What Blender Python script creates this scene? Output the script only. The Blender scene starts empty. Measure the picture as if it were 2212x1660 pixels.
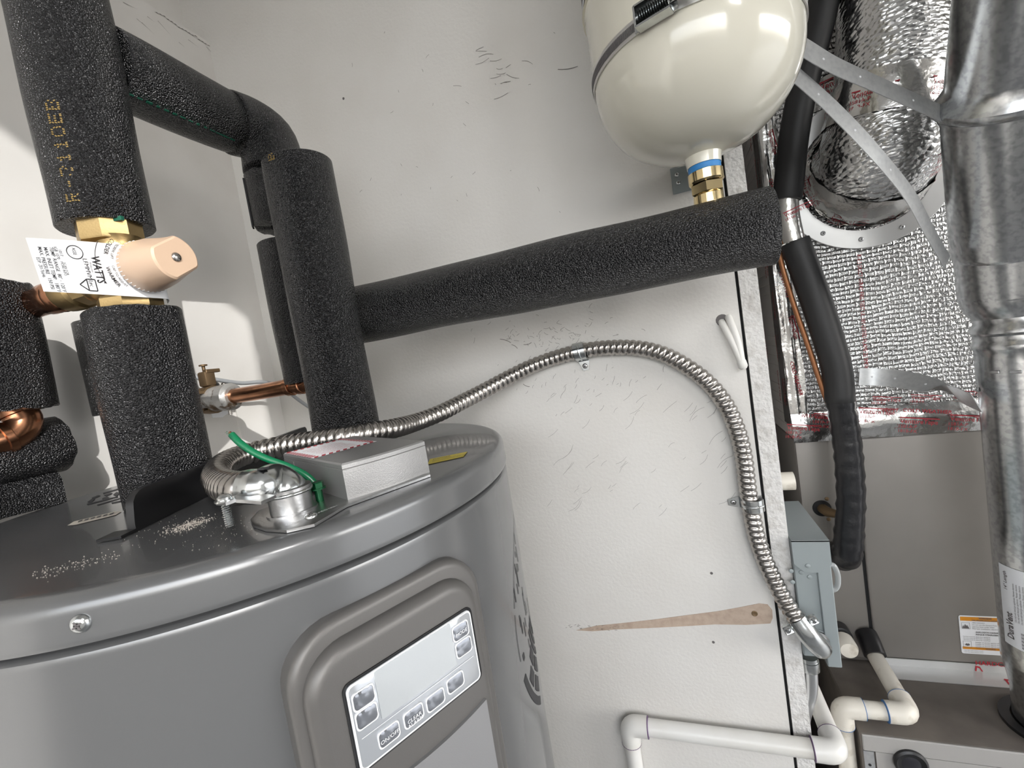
import bpy, bmesh, math, random
from mathutils import Vector, Matrix
random.seed(7)
sc = bpy.context.scene
COL = sc.collection
V = Vector
PI = math.pi

# ------------------------------------------------------------------ camera
F, PITCH, ROLL, YAW = 960.0, 0.06778, -0.15668, -0.3437
fwd = V((math.sin(YAW) * math.cos(PITCH), math.cos(YAW) * math.cos(PITCH), -math.sin(PITCH)))
r0 = V((math.cos(YAW), -math.sin(YAW), 0))
u0 = r0.cross(fwd)
RT = math.cos(ROLL) * r0 + math.sin(ROLL) * u0
UP = -math.sin(ROLL) * r0 + math.cos(ROLL) * u0
cam = bpy.data.cameras.new('camera')
cam.sensor_width = 36.0
cam.lens = F / 2212 * 36.0
cam.clip_start = 0.01
camo = bpy.data.objects.new('camera', cam)
COL.objects.link(camo)
camo.matrix_world = Matrix((RT, UP, -fwd)).transposed().to_4x4()
sc.camera = camo

# ------------------------------------------------------------------ light
w = bpy.data.worlds.new('sky')
sc.world = w
w.use_nodes = True
nt = w.node_tree
sky = nt.nodes.new('ShaderNodeTexSky')
sky.sky_type = 'NISHITA'
sky.sun_disc = False
sky.sun_elevation = math.radians(38)
sky.sun_rotation = math.radians(127)
sky.air_density = 1.0
sky.dust_density = 3.0
hs = nt.nodes.new('ShaderNodeHueSaturation')
hs.inputs['Saturation'].default_value = 0.22
nt.links.new(sky.outputs[0], hs.inputs['Color'])
nt.links.new(hs.outputs[0], nt.nodes['Background'].inputs[0])
nt.nodes['Background'].inputs[1].default_value = 1.55
sun = bpy.data.lights.new('sun', 'SUN')
sun.energy = 5.0
sun.angle = math.radians(0.35)
sun.color = (1, 0.985, 0.96)
suno = bpy.data.objects.new('sun', sun)
COL.objects.link(suno)
SUND = V((-0.8, 0.6, -math.tan(math.radians(25)))).normalized()
suno.rotation_euler = SUND.to_track_quat('-Z', 'Y').to_euler()
sc.view_settings.view_transform = 'Standard'
sc.view_settings.look = 'None'
sc.view_settings.exposure = -0.70
sc.view_settings.gamma = 1.0
sc.view_settings.use_curve_mapping = False
try:
    sc.cycles.use_denoising = True
    sc.cycles.max_bounces = 4
    sc.cycles.glossy_bounces = 3
    sc.cycles.transmission_bounces = 2
    sc.cycles.adaptive_threshold = 0.06
    sc.cycles.diffuse_bounces = 3
    sc.cycles.caustics_reflective = False
except Exception:
    pass

# ------------------------------------------------------------------ helpers
def ray(q):
    return fwd + RT * ((q[0] - 1106.0) / F) + UP * ((830.0 - q[1]) / F)
def pX(q, x):
    d = ray(q); return d * (x / d.x)
def pY(q, y):
    d = ray(q); return d * (y / d.y)
def pZ(q, z):
    d = ray(q); return d * (z / d.z)

def worldloc(o):
    p = V((0, 0, 0))
    while o:
        p = p + V(o.location); o = o.parent
    return p

def obj(name, bm, mat, parent=None, smooth=38, label=None):
    if hasattr(bm, 'verts') and not isinstance(bm, bpy.types.Mesh):
        me = bpy.data.meshes.new(name); 
        bm.normal_update()
        bm.to_mesh(me); bm.free()
    else:
        me = bm
    co = [v.co for v in me.vertices]
    if co:
        lo = V((min(c.x for c in co), min(c.y for c in co), min(c.z for c in co)))
        hi = V((max(c.x for c in co), max(c.y for c in co), max(c.z for c in co)))
        org = V(((lo.x + hi.x) / 2, (lo.y + hi.y) / 2, lo.z))
    else:
        org = V((0, 0, 0))
    me.transform(Matrix.Translation(-org))
    if smooth:
        for p in me.polygons: p.use_smooth = True
        me.set_sharp_from_angle(angle=math.radians(smooth))
    if isinstance(mat, (list, tuple)):
        for m_ in mat: me.materials.append(m_)
    elif mat:
        me.materials.append(mat)
    o = bpy.data.objects.new(name, me)
    COL.objects.link(o)
    if parent:
        o.parent = parent
        o.location = org - worldloc(parent)
    else:
        o.location = org
    if label: o['label'] = label
    return o

def thing(name, label, cat, loc, group=None):
    o = bpy.data.objects.new(name, None)
    o.empty_display_size = 0.02
    COL.objects.link(o)
    o.location = loc
    o['label'] = label; o['category'] = cat
    if group: o['group'] = group
    return o

def tag(o, label, cat, group=None):
    o['label'] = label; o['category'] = cat
    if group: o['group'] = group
    return o

def struct(name, bm, mat, label=None, smooth=38):
    o = obj(name, bm, mat, None, smooth)
    o['kind'] = 'structure'
    if label: o['label'] = label
    return o

def NB(): return bmesh.new()

def frame(axis, ref=None):
    z = V(axis).normalized()
    r = V(ref) if ref is not None else (V((0, 0, 1)) if abs(z.z) < 0.9 else V((1, 0, 0)))
    x = (r - z * r.dot(z)).normalized()
    return x, z.cross(x), z

def box(bm, lo, hi, bevel=0.0, seg=2):
    b = NB()
    bmesh.ops.create_cube(b, size=1.0)
    lo, hi = V(lo), V(hi)
    for v in b.verts:
        v.co = V((lo[i] + (v.co[i] + 0.5) * (hi[i] - lo[i]) for i in range(3)))
    if bevel: bmesh.ops.bevel(b, geom=list(b.edges), offset=bevel, segments=seg, profile=0.5, affect='EDGES')
    merge(bm, b)
    return bm

def obox(bm, c, ax, ay, az, sx, sy, sz, bevel=0.0, seg=2):
    """box centred at c with half sizes along given axes"""
    b = NB()
    bmesh.ops.create_cube(b, size=2.0)
    for v in b.verts: v.co = V((v.co.x * sx, v.co.y * sy, v.co.z * sz))
    if bevel: bmesh.ops.bevel(b, geom=list(b.edges), offset=bevel, segments=seg, profile=0.5, affect='EDGES')
    ax, ay, az = V(ax).normalized(), V(ay).normalized(), V(az).normalized()
    for v in b.verts: v.co = V(c) + ax * v.co.x + ay * v.co.y + az * v.co.z
    merge(bm, b)
    return bm

def merge(bm, b):
    m = {}
    for v in b.verts: m[v] = bm.verts.new(v.co)
    for f in b.faces:
        try: bm.faces.new([m[v] for v in f.verts])
        except ValueError: pass
    b.free()

def grid_faces(bm, rings, closed=True, cap0=True, cap1=True, loop=False):
    vs = [[bm.verts.new(p) for p in r] for r in rings]
    n = len(vs[0])
    R = len(vs)
    for i in range(R - (0 if loop else 1)):
        a, b = vs[i], vs[(i + 1) % R]
        for j in range(n if closed else n - 1):
            k = (j + 1) % n
            bm.faces.new((a[j], a[k], b[k], b[j]))
    if closed and not loop:
        if cap0: bm.faces.new(list(reversed(vs[0])))
        if cap1: bm.faces.new(vs[-1])
    return bm

def lathe(bm, prof, org, axis, seg=40, cap0=True, cap1=True, ref=None, a0=0, a1=2 * PI):
    """prof: list of (r, h) along axis"""
    x, y, z = frame(axis, ref)
    org = V(org)
    full = abs(a1 - a0 - 2 * PI) < 1e-6
    rings = []
    for r, h in prof:
        n = seg if full else seg + 1
        rings.append([org + z * h + (x * math.cos(a0 + (a1 - a0) * j / seg) + y * math.sin(a0 + (a1 - a0) * j / seg)) * max(r, 1e-5) for j in range(n)])
    return grid_faces(bm, rings, full, cap0, cap1)

def catmull(pts, n=8):
    P = [V(p) for p in pts]
    P = [P[0] * 2 - P[1]] + P + [P[-1] * 2 - P[-2]]
    out = []
    for i in range(1, len(P) - 2):
        for k in range(n):
            t = k / n
            a, b, c, d = P[i - 1], P[i], P[i + 1], P[i + 2]
            out.append(0.5 * ((2 * b) + (c - a) * t + (2 * a - 5 * b + 4 * c - d) * t * t + (3 * b - a - 3 * c + d) * t ** 3))
    out.append(P[-2])
    return out

def resample(path, step):
    L = [0]
    for a, b in zip(path, path[1:]): L.append(L[-1] + (b - a).length)
    n = max(2, int(L[-1] / step))
    out, k = [], 0
    for i in range(n + 1):
        s = L[-1] * i / n
        while k < len(L) - 2 and L[k + 1] < s: k += 1
        t = (s - L[k]) / max(L[k + 1] - L[k], 1e-9)
        out.append(path[k].lerp(path[k + 1], t))
    return out, L[-1]

def tframes(path):
    T = []
    for i in range(len(path)):
        a = path[max(i - 1, 0)]; b = path[min(i + 1, len(path) - 1)]
        T.append((b - a).normalized())
    x, y, z = frame(T[0])
    fr = []
    for t in T:
        x = (x - t * x.dot(t)).normalized()
        fr.append((x.copy(), t.cross(x), t))
    return fr

def tube(bm, path, r, seg=20, cap0=True, cap1=True, rfun=None):
    path = [V(p) for p in path]
    fr = tframes(path)
    rings = []
    s = 0
    for i, p in enumerate(path):
        if i: s += (p - path[i - 1]).length
        rr = r[i] if isinstance(r, (list, tuple)) else r
        x, y, z = fr[i]
        rings.append([p + (x * math.cos(2 * PI * j / seg) + y * math.sin(2 * PI * j / seg)) * (rfun(s, 2 * PI * j / seg) if rfun else rr) for j in range(seg)])
    return grid_faces(bm, rings, True, cap0, cap1)

def prism(bm, poly, org, ax, ay, depth):
    """poly 2d in plane ax, ay, extruded by vector depth"""
    org, ax, ay, depth = V(org), V(ax), V(ay), V(depth)
    a = [bm.verts.new(org + ax * u + ay * v) for u, v in poly]
    b = [bm.verts.new(org + ax * u + ay * v + depth) for u, v in poly]
    n = len(poly)
    bm.faces.new(list(reversed(a))); bm.faces.new(b)
    for i in range(n):
        j = (i + 1) % n
        bm.faces.new((a[i], a[j], b[j], b[i]))
    bmesh.ops.recalc_face_normals(bm, faces=bm.faces)
    return bm

def rrect(w_, h_, r, n=5):
    out = []
    for cx, cy, a in ((w_ / 2 - r, h_ / 2 - r, 0), (-w_ / 2 + r, h_ / 2 - r, 90), (-w_ / 2 + r, -h_ / 2 + r, 180), (w_ / 2 - r, -h_ / 2 + r, 270)):
        for k in range(n + 1):
            t = math.radians(a + 90 * k / n)
            out.append((cx + r * math.cos(t), cy + r * math.sin(t)))
    return out

def ribbon(bm, path, normal, width, thick=0.0008):
    """flat strap: path points, normal fn or vector"""
    path = [V(p) for p in path]
    rings = []
    for i, p in enumerate(path):
        t = (path[min(i + 1, len(path) - 1)] - path[max(i - 1, 0)]).normalized()
        n = V(normal(i) if callable(normal) else normal)
        n = (n - t * n.dot(t)).normalized()
        s = t.cross(n)
        rings.append([p + s * width / 2 + n * thick / 2, p - s * width / 2 + n * thick / 2, p - s * width / 2 - n * thick / 2, p + s * width / 2 - n * thick / 2])
    grid_faces(bm, rings)
    bmesh.ops.recalc_face_normals(bm, faces=bm.faces)
    return bm

_tc = {}
def text2d(s, size, align='LEFT', bold=0.0):
    key = (s, bold)
    if key not in _tc:
        cu = bpy.data.curves.new('t', 'FONT')
        cu.body = s; cu.size = 1.0; cu.resolution_u = 2; cu.offset = bold
        ob = bpy.data.objects.new('t', cu)
        COL.objects.link(ob)
        dg = bpy.context.evaluated_depsgraph_get(); dg.update()
        me = bpy.data.meshes.new_from_object(ob.evaluated_get(dg))
        _tc[key] = ([(v.co.x, v.co.y) for v in me.vertices], [tuple(p.vertices) for p in me.polygons])
        bpy.data.objects.remove(ob); bpy.data.curves.remove(cu); bpy.data.meshes.remove(me)
    vs, fs = _tc[key]
    if not vs: return [], [], 0
    x0 = min(v[0] for v in vs); x1 = max(v[0] for v in vs)
    sh = {'LEFT': x0, 'CENTER': (x0 + x1) / 2, 'RIGHT': x1}[align]
    return [((v[0] - sh) * size, v[1] * size) for v in vs], fs, (x1 - x0) * size

def put_text(bm, s, size, fn, align='LEFT', bold=0.0, sx=1.0):
    """fn(u, v) -> 3d"""
    vs, fs, wd = text2d(s, size, align, bold)
    nv = [bm.verts.new(fn(a * sx, b)) for a, b in vs]
    for f in fs:
        try: bm.faces.new([nv[i] for i in f])
        except ValueError: pass
    return wd * sx

def plane_fn(org, ax, ay):
    org, ax, ay = V(org), V(ax).normalized(), V(ay).normalized()
    return lambda u, v: org + ax * u + ay * v

def quad_on(bm, fn, u0, v0, u1, v1, nu=1):
    a = [bm.verts.new(fn(u0 + (u1 - u0) * i / nu, v0)) for i in range(nu + 1)]
    b = [bm.verts.new(fn(u0 + (u1 - u0) * i / nu, v1)) for i in range(nu + 1)]
    for i in range(nu): bm.faces.new((a[i], a[i + 1], b[i + 1], b[i]))

def poly_on(bm, fn, pts):
    bm.faces.new([bm.verts.new(fn(*p)) for p in pts])

# ------------------------------------------------------------------ materials
def mat(name, col, rough=0.5, metal=0.0, bump=None, var=None, coat=0.0, spec=0.5, alpha=None, trans=0.0, aniso=None):
    """bump: (scale, strength, distance[, detail]); var: (scale, colour2, lo, hi[, detail])"""
    m = bpy.data.materials.new(name)
    m.use_nodes = True
    n = m.node_tree.nodes; l = m.node_tree.links
    b = n['Principled BSDF']
    b.inputs['Base Color'].default_value = (*col, 1)
    b.inputs['Roughness'].default_value = rough
    b.inputs['Metallic'].default_value = metal
    b.inputs['Coat Weight'].default_value = coat
    b.inputs['Coat Roughness'].default_value = 0.06
    b.inputs['Specular IOR Level'].default_value = spec
    if trans: b.inputs['Transmission Weight'].default_value = trans
    tc = n.new('ShaderNodeTexCoord')
    if var:
        ns = n.new('ShaderNodeTexNoise'); ns.inputs['Scale'].default_value = var[0]
        ns.inputs['Detail'].default_value = var[4] if len(var) > 4 else 4
        l.new(tc.outputs['Object'], ns.inputs['Vector'])
        cr = n.new('ShaderNodeValToRGB')
        cr.color_ramp.elements[0].position = var[2]; cr.color_ramp.elements[0].color = (*col, 1)
        cr.color_ramp.elements[1].position = var[3]; cr.color_ramp.elements[1].color = (*var[1], 1)
        l.new(ns.outputs[0], cr.inputs[0]); l.new(cr.outputs[0], b.inputs['Base Color'])
    if bump:
        ns = n.new('ShaderNodeTexNoise'); ns.inputs['Scale'].default_value = bump[0]
        ns.inputs['Detail'].default_value = bump[3] if len(bump) > 3 else 2
        l.new(tc.outputs['Object'], ns.inputs['Vector'])
        bp = n.new('ShaderNodeBump'); bp.inputs['Strength'].default_value = bump[1]; bp.inputs['Distance'].default_value = bump[2]
        l.new(ns.outputs[0], bp.inputs['Height']); l.new(bp.outputs[0], b.inputs['Normal'])
    return m

M = {}
M['wall'] = mat('painted_drywall', (0.70, 0.685, 0.655), 0.62, bump=(190, 0.35, 0.0012, 3), var=(7, (0.665, 0.645, 0.61), 0.42, 0.72))
M['wall_smooth'] = mat('painted_drywall_smooth', (0.68, 0.66, 0.63), 0.6, bump=(60, 0.15, 0.001, 3), var=(9, (0.63, 0.605, 0.57), 0.45, 0.75))
M['gypsum'] = mat('cut_gypsum', (0.70, 0.69, 0.67), 0.9, bump=(160, 0.9, 0.003, 5), var=(60, (0.50, 0.48, 0.45), 0.5, 0.75, 6))
M['dark'] = mat('dark_gap', (0.01, 0.01, 0.01), 0.9)
M['paper'] = mat('torn_drywall_paper', (0.50, 0.40, 0.32), 0.9, var=(90, (0.42, 0.32, 0.25), 0.4, 0.7, 5), bump=(300, 0.3, 0.0006))
M['scuff'] = mat('pencil_scuff', (0.16, 0.15, 0.14), 0.8)
M['concrete'] = mat('concrete', (0.30, 0.305, 0.31), 0.85, bump=(90, 0.4, 0.003, 6), var=(6, (0.24, 0.245, 0.25), 0.4, 0.7, 8))
M['antiglare'] = mat('dark_floor_antireflection', (0.085, 0.086, 0.088), 0.9, bump=(120, 0.4, 0.004, 4))
M['ceiling'] = mat('ceiling_paint', (0.86, 0.855, 0.84), 0.9)

def foam_mat(name, col=(0.0085, 0.0085, 0.0095), sc_=620, st=1.0, rough=0.27):
    m = bpy.data.materials.new(name); m.use_nodes = True
    n = m.node_tree.nodes; l = m.node_tree.links; b = n['Principled BSDF']
    b.inputs['Base Color'].default_value = (*col, 1); b.inputs['Roughness'].default_value = rough
    b.inputs['Specular IOR Level'].default_value = 0.65
    tc = n.new('ShaderNodeTexCoord')
    v = n.new('ShaderNodeTexVoronoi'); v.inputs['Scale'].default_value = sc_; v.feature = 'F1'
    ns = n.new('ShaderNodeTexNoise'); ns.inputs['Scale'].default_value = sc_ * 0.7; ns.inputs['Detail'].default_value = 2
    l.new(tc.outputs['Object'], v.inputs['Vector']); l.new(tc.outputs['Object'], ns.inputs['Vector'])
    mx = n.new('ShaderNodeMath'); mx.operation = 'ADD'
    l.new(v.outputs['Distance'], mx.inputs[0]); l.new(ns.outputs[0], mx.inputs[1])
    bp = n.new('ShaderNodeBump'); bp.inputs['Strength'].default_value = st; bp.inputs['Distance'].default_value = 0.0021; bp.invert = True
    l.new(mx.outputs[0], bp.inputs['Height']); l.new(bp.outputs[0], b.inputs['Normal'])
    return m
M['foam'] = foam_mat('black_foam')
M['foam_cut'] = mat('black_foam_cut', (0.012, 0.012, 0.013), 0.85, bump=(500, 0.4, 0.001))
M['foam_smooth'] = mat('black_foam_smooth', (0.013, 0.013, 0.014), 0.5, bump=(40, 0.15, 0.002))
M['tapeblk'] = mat('black_tape_wrap', (0.014, 0.014, 0.016), 0.28, bump=(70, 0.35, 0.003, 3))
M['greencut'] = mat('green_adhesive', (0.01, 0.10, 0.06), 0.4)
M['gold'] = mat('gold_print', (0.21, 0.135, 0.028), 0.6)
M['blackpl'] = mat('black_plastic', (0.01, 0.01, 0.011), 0.35)
M['heater'] = mat('grey_enamel', (0.165, 0.168, 0.172), 0.27, 0.40, coat=0.32, bump=(900, 0.05, 0.0003))
M['panel'] = mat('grey_panel_plastic', (0.135, 0.130, 0.125), 0.42, 0.35, bump=(1500, 0.12, 0.0003))
M['panel_lt'] = mat('silver_panel_plastic', (0.30, 0.30, 0.305), 0.38, 0.45, bump=(1500, 0.12, 0.0003))
M['film'] = mat('clear_film_screen', (0.62, 0.65, 0.69), 0.07, 0.6, bump=(45, 0.25, 0.0015, 2))
M['lcd'] = mat('lcd_glass', (0.62, 0.65, 0.67), 0.10, 0.45, bump=(120, 0.12, 0.0006, 3))
M['btn'] = mat('button_film', (0.40, 0.42, 0.46), 0.08, 0.8, bump=(110, 0.7, 0.003, 1))
M['btnline'] = mat('button_outline', (0.85, 0.86, 0.88), 0.3)
M['chrome'] = mat('zinc_plated', (0.62, 0.645, 0.65), 0.20, 1.0, bump=(160, 0.12, 0.0006, 3), var=(70, (0.50, 0.50, 0.48), 0.45, 0.75))
M['cast'] = mat('cast_zinc', (0.50, 0.50, 0.50), 0.30, 1.0, bump=(400, 0.25, 0.0006, 3))
M['steel'] = mat('conduit_steel', (0.47, 0.445, 0.42), 0.26, 1.0, var=(60, (0.34, 0.32, 0.30), 0.4, 0.75, 5))
M['bandst'] = mat('band_steel', (0.66, 0.65, 0.63), 0.42, 0.85)
M['emt'] = mat('emt_steel', (0.74, 0.75, 0.76), 0.28, 1.0, bump=(120, 0.05, 0.0005))
M['sboxm'] = mat('silver_cover_paint', (0.36, 0.358, 0.355), 0.40, 0.6, bump=(1100, 0.35, 0.0006, 2))
M['galv'] = mat('galvanised_sheet', (0.66, 0.67, 0.675), 0.24, 1.0, bump=(14, 0.05, 0.002, 2), var=(150, (0.50, 0.51, 0.52), 0.45, 0.62, 2))
M['galvs'] = mat('galvanised_strap', (0.60, 0.61, 0.61), 0.42, 0.75, var=(160, (0.52, 0.53, 0.54), 0.4, 0.7))
M['foilflat'] = mat('flange_metal', (0.66, 0.66, 0.65), 0.38, 0.6, bump=(30, 0.2, 0.003, 3))
M['brass'] = mat('cast_brass', (0.50, 0.36, 0.17), 0.33, 1.0, bump=(500, 0.2, 0.0006, 3))
M['brassp'] = mat('polished_brass', (0.80, 0.64, 0.36), 0.14, 1.0)
M['copper'] = mat('copper', (0.56, 0.27, 0.15), 0.24, 1.0, var=(50, (0.30, 0.14, 0.08), 0.4, 0.75))
M['copperline'] = mat('aged_copper_line', (0.34, 0.15, 0.07), 0.45, 0.7)
M['bronze'] = mat('bronze_clamp', (0.22, 0.15, 0.085), 0.55, 0.8, bump=(200, 0.3, 0.001))
M['iron'] = mat('painted_steel_pipe', (0.46, 0.45, 0.43), 0.35, 0.5, var=(55, (0.12, 0.08, 0.05), 0.55, 0.66, 6), bump=(90, 0.5, 0.002, 4))
M['wiregrey'] = mat('grey_wire', (0.33, 0.34, 0.35), 0.45)
M['green'] = mat('green_wire', (0.0, 0.115, 0.045), 0.35)
M['greenm'] = mat('green_screw', (0.005, 0.085, 0.03), 0.3, 0.5)
M['greenink'] = mat('wire_print', (0.0, 0.06, 0.03), 0.4)
M['knob'] = mat('tan_plastic', (0.56, 0.40, 0.285), 0.42)
M['white'] = mat('white_paper', (0.80, 0.81, 0.83), 0.55)
M['ink'] = mat('black_ink', (0.015, 0.015, 0.018), 0.5)
M['inkgrey'] = mat('grey_ink', (0.12, 0.11, 0.11), 0.6)
M['red'] = mat('red_ink', (0.42, 0.02, 0.035), 0.5)
M['yellow'] = mat('yellow_sticker', (0.62, 0.50, 0.06), 0.45)
M['orange'] = mat('orange_print', (0.62, 0.25, 0.02), 0.5)
M['tank'] = mat('cream_enamel', (0.70, 0.675, 0.575), 0.16, coat=0.7, bump=(14, 0.035, 0.006, 2))
M['seam'] = mat('cream_weld', (0.62, 0.59, 0.47), 0.3)
M['lblblack'] = mat('tank_label_black', (0.02, 0.02, 0.025), 0.35)
M['blue'] = mat('blue_thread_tape', (0.03, 0.22, 0.55), 0.5)
M['bluep'] = mat('blue_primer', (0.05, 0.16, 0.38), 0.5)
M['purple'] = mat('purple_primer', (0.10, 0.05, 0.13), 0.5)
M['pvc'] = mat('white_pvc', (0.74, 0.735, 0.71), 0.3, var=(14, (0.68, 0.66, 0.61), 0.4, 0.75))
M['pvcold'] = mat('dirty_pvc', (0.70, 0.665, 0.59), 0.42, var=(38, (0.38, 0.33, 0.25), 0.52, 0.76, 6))
M['boxgrey'] = mat('disconnect_grey', (0.285, 0.32, 0.325), 0.42, 0.1)
M['clearpl'] = mat('clear_hasp', (0.62, 0.64, 0.64), 0.15, spec=0.7, trans=0.55)
M['cab'] = mat('furnace_taupe', (0.265, 0.245, 0.225), 0.42, 0.25, bump=(700, 0.05, 0.0004), var=(10, (0.245, 0.227, 0.208), 0.4, 0.7))
M['cabdirty'] = mat('furnace_top_dusty', (0.17, 0.15, 0.13), 0.65, var=(16, (0.115, 0.10, 0.088), 0.4, 0.7, 7))
M['cablow'] = mat('furnace_front', (0.36, 0.35, 0.335), 0.45)
M['sidefoil'] = mat('plenum_side_foil', (0.80, 0.77, 0.74), 0.5, 0.0, bump=(80, 0.3, 0.002))
M['cable'] = mat('white_cable', (0.78, 0.77, 0.73), 0.4)
M['powder'] = mat('drywall_crumbs', (0.62, 0.57, 0.50), 0.9)
M['glass'] = mat('window_glass', (1, 1, 1), 0.0, trans=1.0)
M['frame_w'] = mat('added_window_frame', (0.7, 0.69, 0.66), 0.5)

def foil_mat(name, sx, sz, st=0.9, rough=0.2, col=(0.74, 0.74, 0.73), axis='XZ'):
    """reflective foil with a printed-scrim quilting: cells in object space"""
    m = bpy.data.materials.new(name); m.use_nodes = True
    n = m.node_tree.nodes; l = m.node_tree.links; b = n['Principled BSDF']
    b.inputs['Base Color'].default_value = (*col, 1); b.inputs['Metallic'].default_value = 1.0; b.inputs['Roughness'].default_value = rough
    tc = n.new('ShaderNodeTexCoord')
    sep = n.new('ShaderNodeSeparateXYZ'); l.new(tc.outputs['Object'], sep.inputs[0])
    cmb = n.new('ShaderNodeCombineXYZ')
    l.new(sep.outputs[axis[0]], cmb.inputs[0]); l.new(sep.outputs[axis[1]], cmb.inputs[1])
    # wobble
    wn = n.new('ShaderNodeTexNoise'); wn.inputs['Scale'].default_value = 22; l.new(tc.outputs['Object'], wn.inputs['Vector'])
    wv = n.new('ShaderNodeVectorMath'); wv.operation = 'SCALE'; wv.inputs['Scale'].default_value = 0.012
    l.new(wn.outputs['Color'], wv.inputs[0])
    ad = n.new('ShaderNodeVectorMath'); ad.operation = 'ADD'; l.new(cmb.outputs[0], ad.inputs[0]); l.new(wv.outputs[0], ad.inputs[1])
    br = n.new('ShaderNodeTexBrick'); br.inputs['Scale'].default_value = 1.0
    br.inputs['Brick Width'].default_value = sx; br.inputs['Row Height'].default_value = sz
    br.inputs['Mortar Size'].default_value = sz * 0.22; br.inputs['Mortar Smooth'].default_value = 1.0
    l.new(ad.outputs[0], br.inputs['Vector'])
    ns = n.new('ShaderNodeTexNoise'); ns.inputs['Scale'].default_value = 240; ns.inputs['Detail'].default_value = 3
    l.new(tc.outputs['Object'], ns.inputs['Vector'])
    mx = n.new('ShaderNodeMath'); mx.operation = 'MULTIPLY_ADD'; mx.inputs[1].default_value = 0.8
    l.new(ns.outputs[0], mx.inputs[0]); l.new(br.outputs['Fac'], mx.inputs[2])
    bp = n.new('ShaderNodeBump'); bp.inputs['Strength'].default_value = st; bp.inputs['Distance'].default_value = 0.004
    l.new(mx.outputs[0], bp.inputs['Height']); l.new(bp.outputs[0], b.inputs['Normal'])
    return m
M['foil'] = foil_mat('quilted_foil', 0.0150, 0.0078, 0.8, 0.2, (0.66, 0.66, 0.655))
def scale_foil(name, scale, col):
    m = bpy.data.materials.new(name); m.use_nodes = True
    n = m.node_tree.nodes; l = m.node_tree.links; b = n['Principled BSDF']
    b.inputs['Base Color'].default_value = (*col, 1); b.inputs['Metallic'].default_value = 1.0; b.inputs['Roughness'].default_value = 0.22
    tc = n.new('ShaderNodeTexCoord'); mp = n.new('ShaderNodeMapping'); mp.inputs['Scale'].default_value = (0.8, 0.8, 1.7)
    l.new(tc.outputs['Object'], mp.inputs['Vector'])
    v = n.new('ShaderNodeTexVoronoi'); v.inputs['Scale'].default_value = scale; l.new(mp.outputs[0], v.inputs['Vector'])
    ns = n.new('ShaderNodeTexNoise'); ns.inputs['Scale'].default_value = 30; ns.inputs['Detail'].default_value = 4; l.new(tc.outputs['Object'], ns.inputs['Vector'])
    mx = n.new('ShaderNodeMath'); mx.operation = 'MULTIPLY_ADD'; mx.inputs[1].default_value = 1.5
    l.new(ns.outputs[0], mx.inputs[0]); l.new(v.outputs['Distance'], mx.inputs[2])
    bp = n.new('ShaderNodeBump'); bp.inputs['Strength'].default_value = 0.5; bp.inputs['Distance'].default_value = 0.005; bp.invert = True
    l.new(mx.outputs[0], bp.inputs['Height']); l.new(bp.outputs[0], b.inputs['Normal'])
    return m
M['foilduct'] = scale_foil('duct_foil_scales', 105, (0.70, 0.70, 0.695))
M['tapefoil'] = mat('foil_tape', (0.76, 0.75, 0.73), 0.20, 1.0, bump=(28, 0.5, 0.006, 4))

# ------------------------------------------------------------------ setting
WY = 0.70      # back wall plane
WX = -0.76     # left wall plane
FZ = -1.35     # floor
CZ = 2.05      # ceiling
b = box(NB(), (-0.85, WY, FZ), (0.1005, WY + 0.0095, CZ))
wall_back = struct('wall_back', b, M['wall'], 'white textured drywall behind the water heater', smooth=0)
b = box(NB(), (0.1045, WY - 0.001, FZ), (0.128, WY + 0.012, CZ))
jamb = struct('trim_1', b, M['gypsum'], 'rough cut drywall edge beside the dark slit', smooth=0)
b = box(NB(), (0.098, WY + 0.010, FZ), (0.128, 1.75, CZ))
struct('wall_jamb', b, M['wall_smooth'], 'side wall of the furnace niche', smooth=0)
b = box(NB(), (0.1007, WY + 0.004, FZ), (0.1043, WY + 0.0099, CZ))
struct('trim_2', b, M['dark'], 'dark slit between the drywall sheets', smooth=0)
b = box(NB(), (0.128, 1.64, FZ), (2.7, 1.75, CZ))
struct('wall_niche', b, M['wall_smooth'], 'wall behind the furnace', smooth=0)
ZL = 0.69
b = box(NB(), (WX - 0.1, -1.25, FZ), (WX, WY, ZL))
wall_left = struct('wall_left', b, M['wall_smooth'], 'lower left wall with sunlit patches', smooth=0)
b = box(NB(), (WX - 0.2, -1.25, ZL), (-0.815, WY, CZ))
struct('wall_upper_left', b, M['wall_smooth'], 'set-back upper part of the left wall', smooth=0)
# cracked joint along the ledge
b = NB()
for k in range(26):
    y = 0.34 + 0.36 * random.random()
    z = ZL - 0.012 - 0.03 * random.random()
    L = 0.006 + 0.02 * random.random()
    a = random.uniform(-0.7, 0.2)
    fn = plane_fn((WX + 0.0006, y, z), (0, math.cos(a), math.sin(a)), (0, -math.sin(a), math.cos(a)))
    poly_on(b, fn, [(0, -0.0004), (L, 0), (0, 0.0004)])
for k in range(16):
    y = 0.60 + 0.10 * k / 16
    fn = plane_fn((WX + 0.0007, y, ZL - 0.004 - 0.004 * random.random()), (0, 1, -0.2), (0, 0.2, 1))
    poly_on(b, fn, [(0, -0.0012), (0.008, 0.0006), (0.004, 0.0016)])
o = obj('crack_marks', b, M['scuff'], wall_left, 0); o['kind'] = 'stuff'
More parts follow.
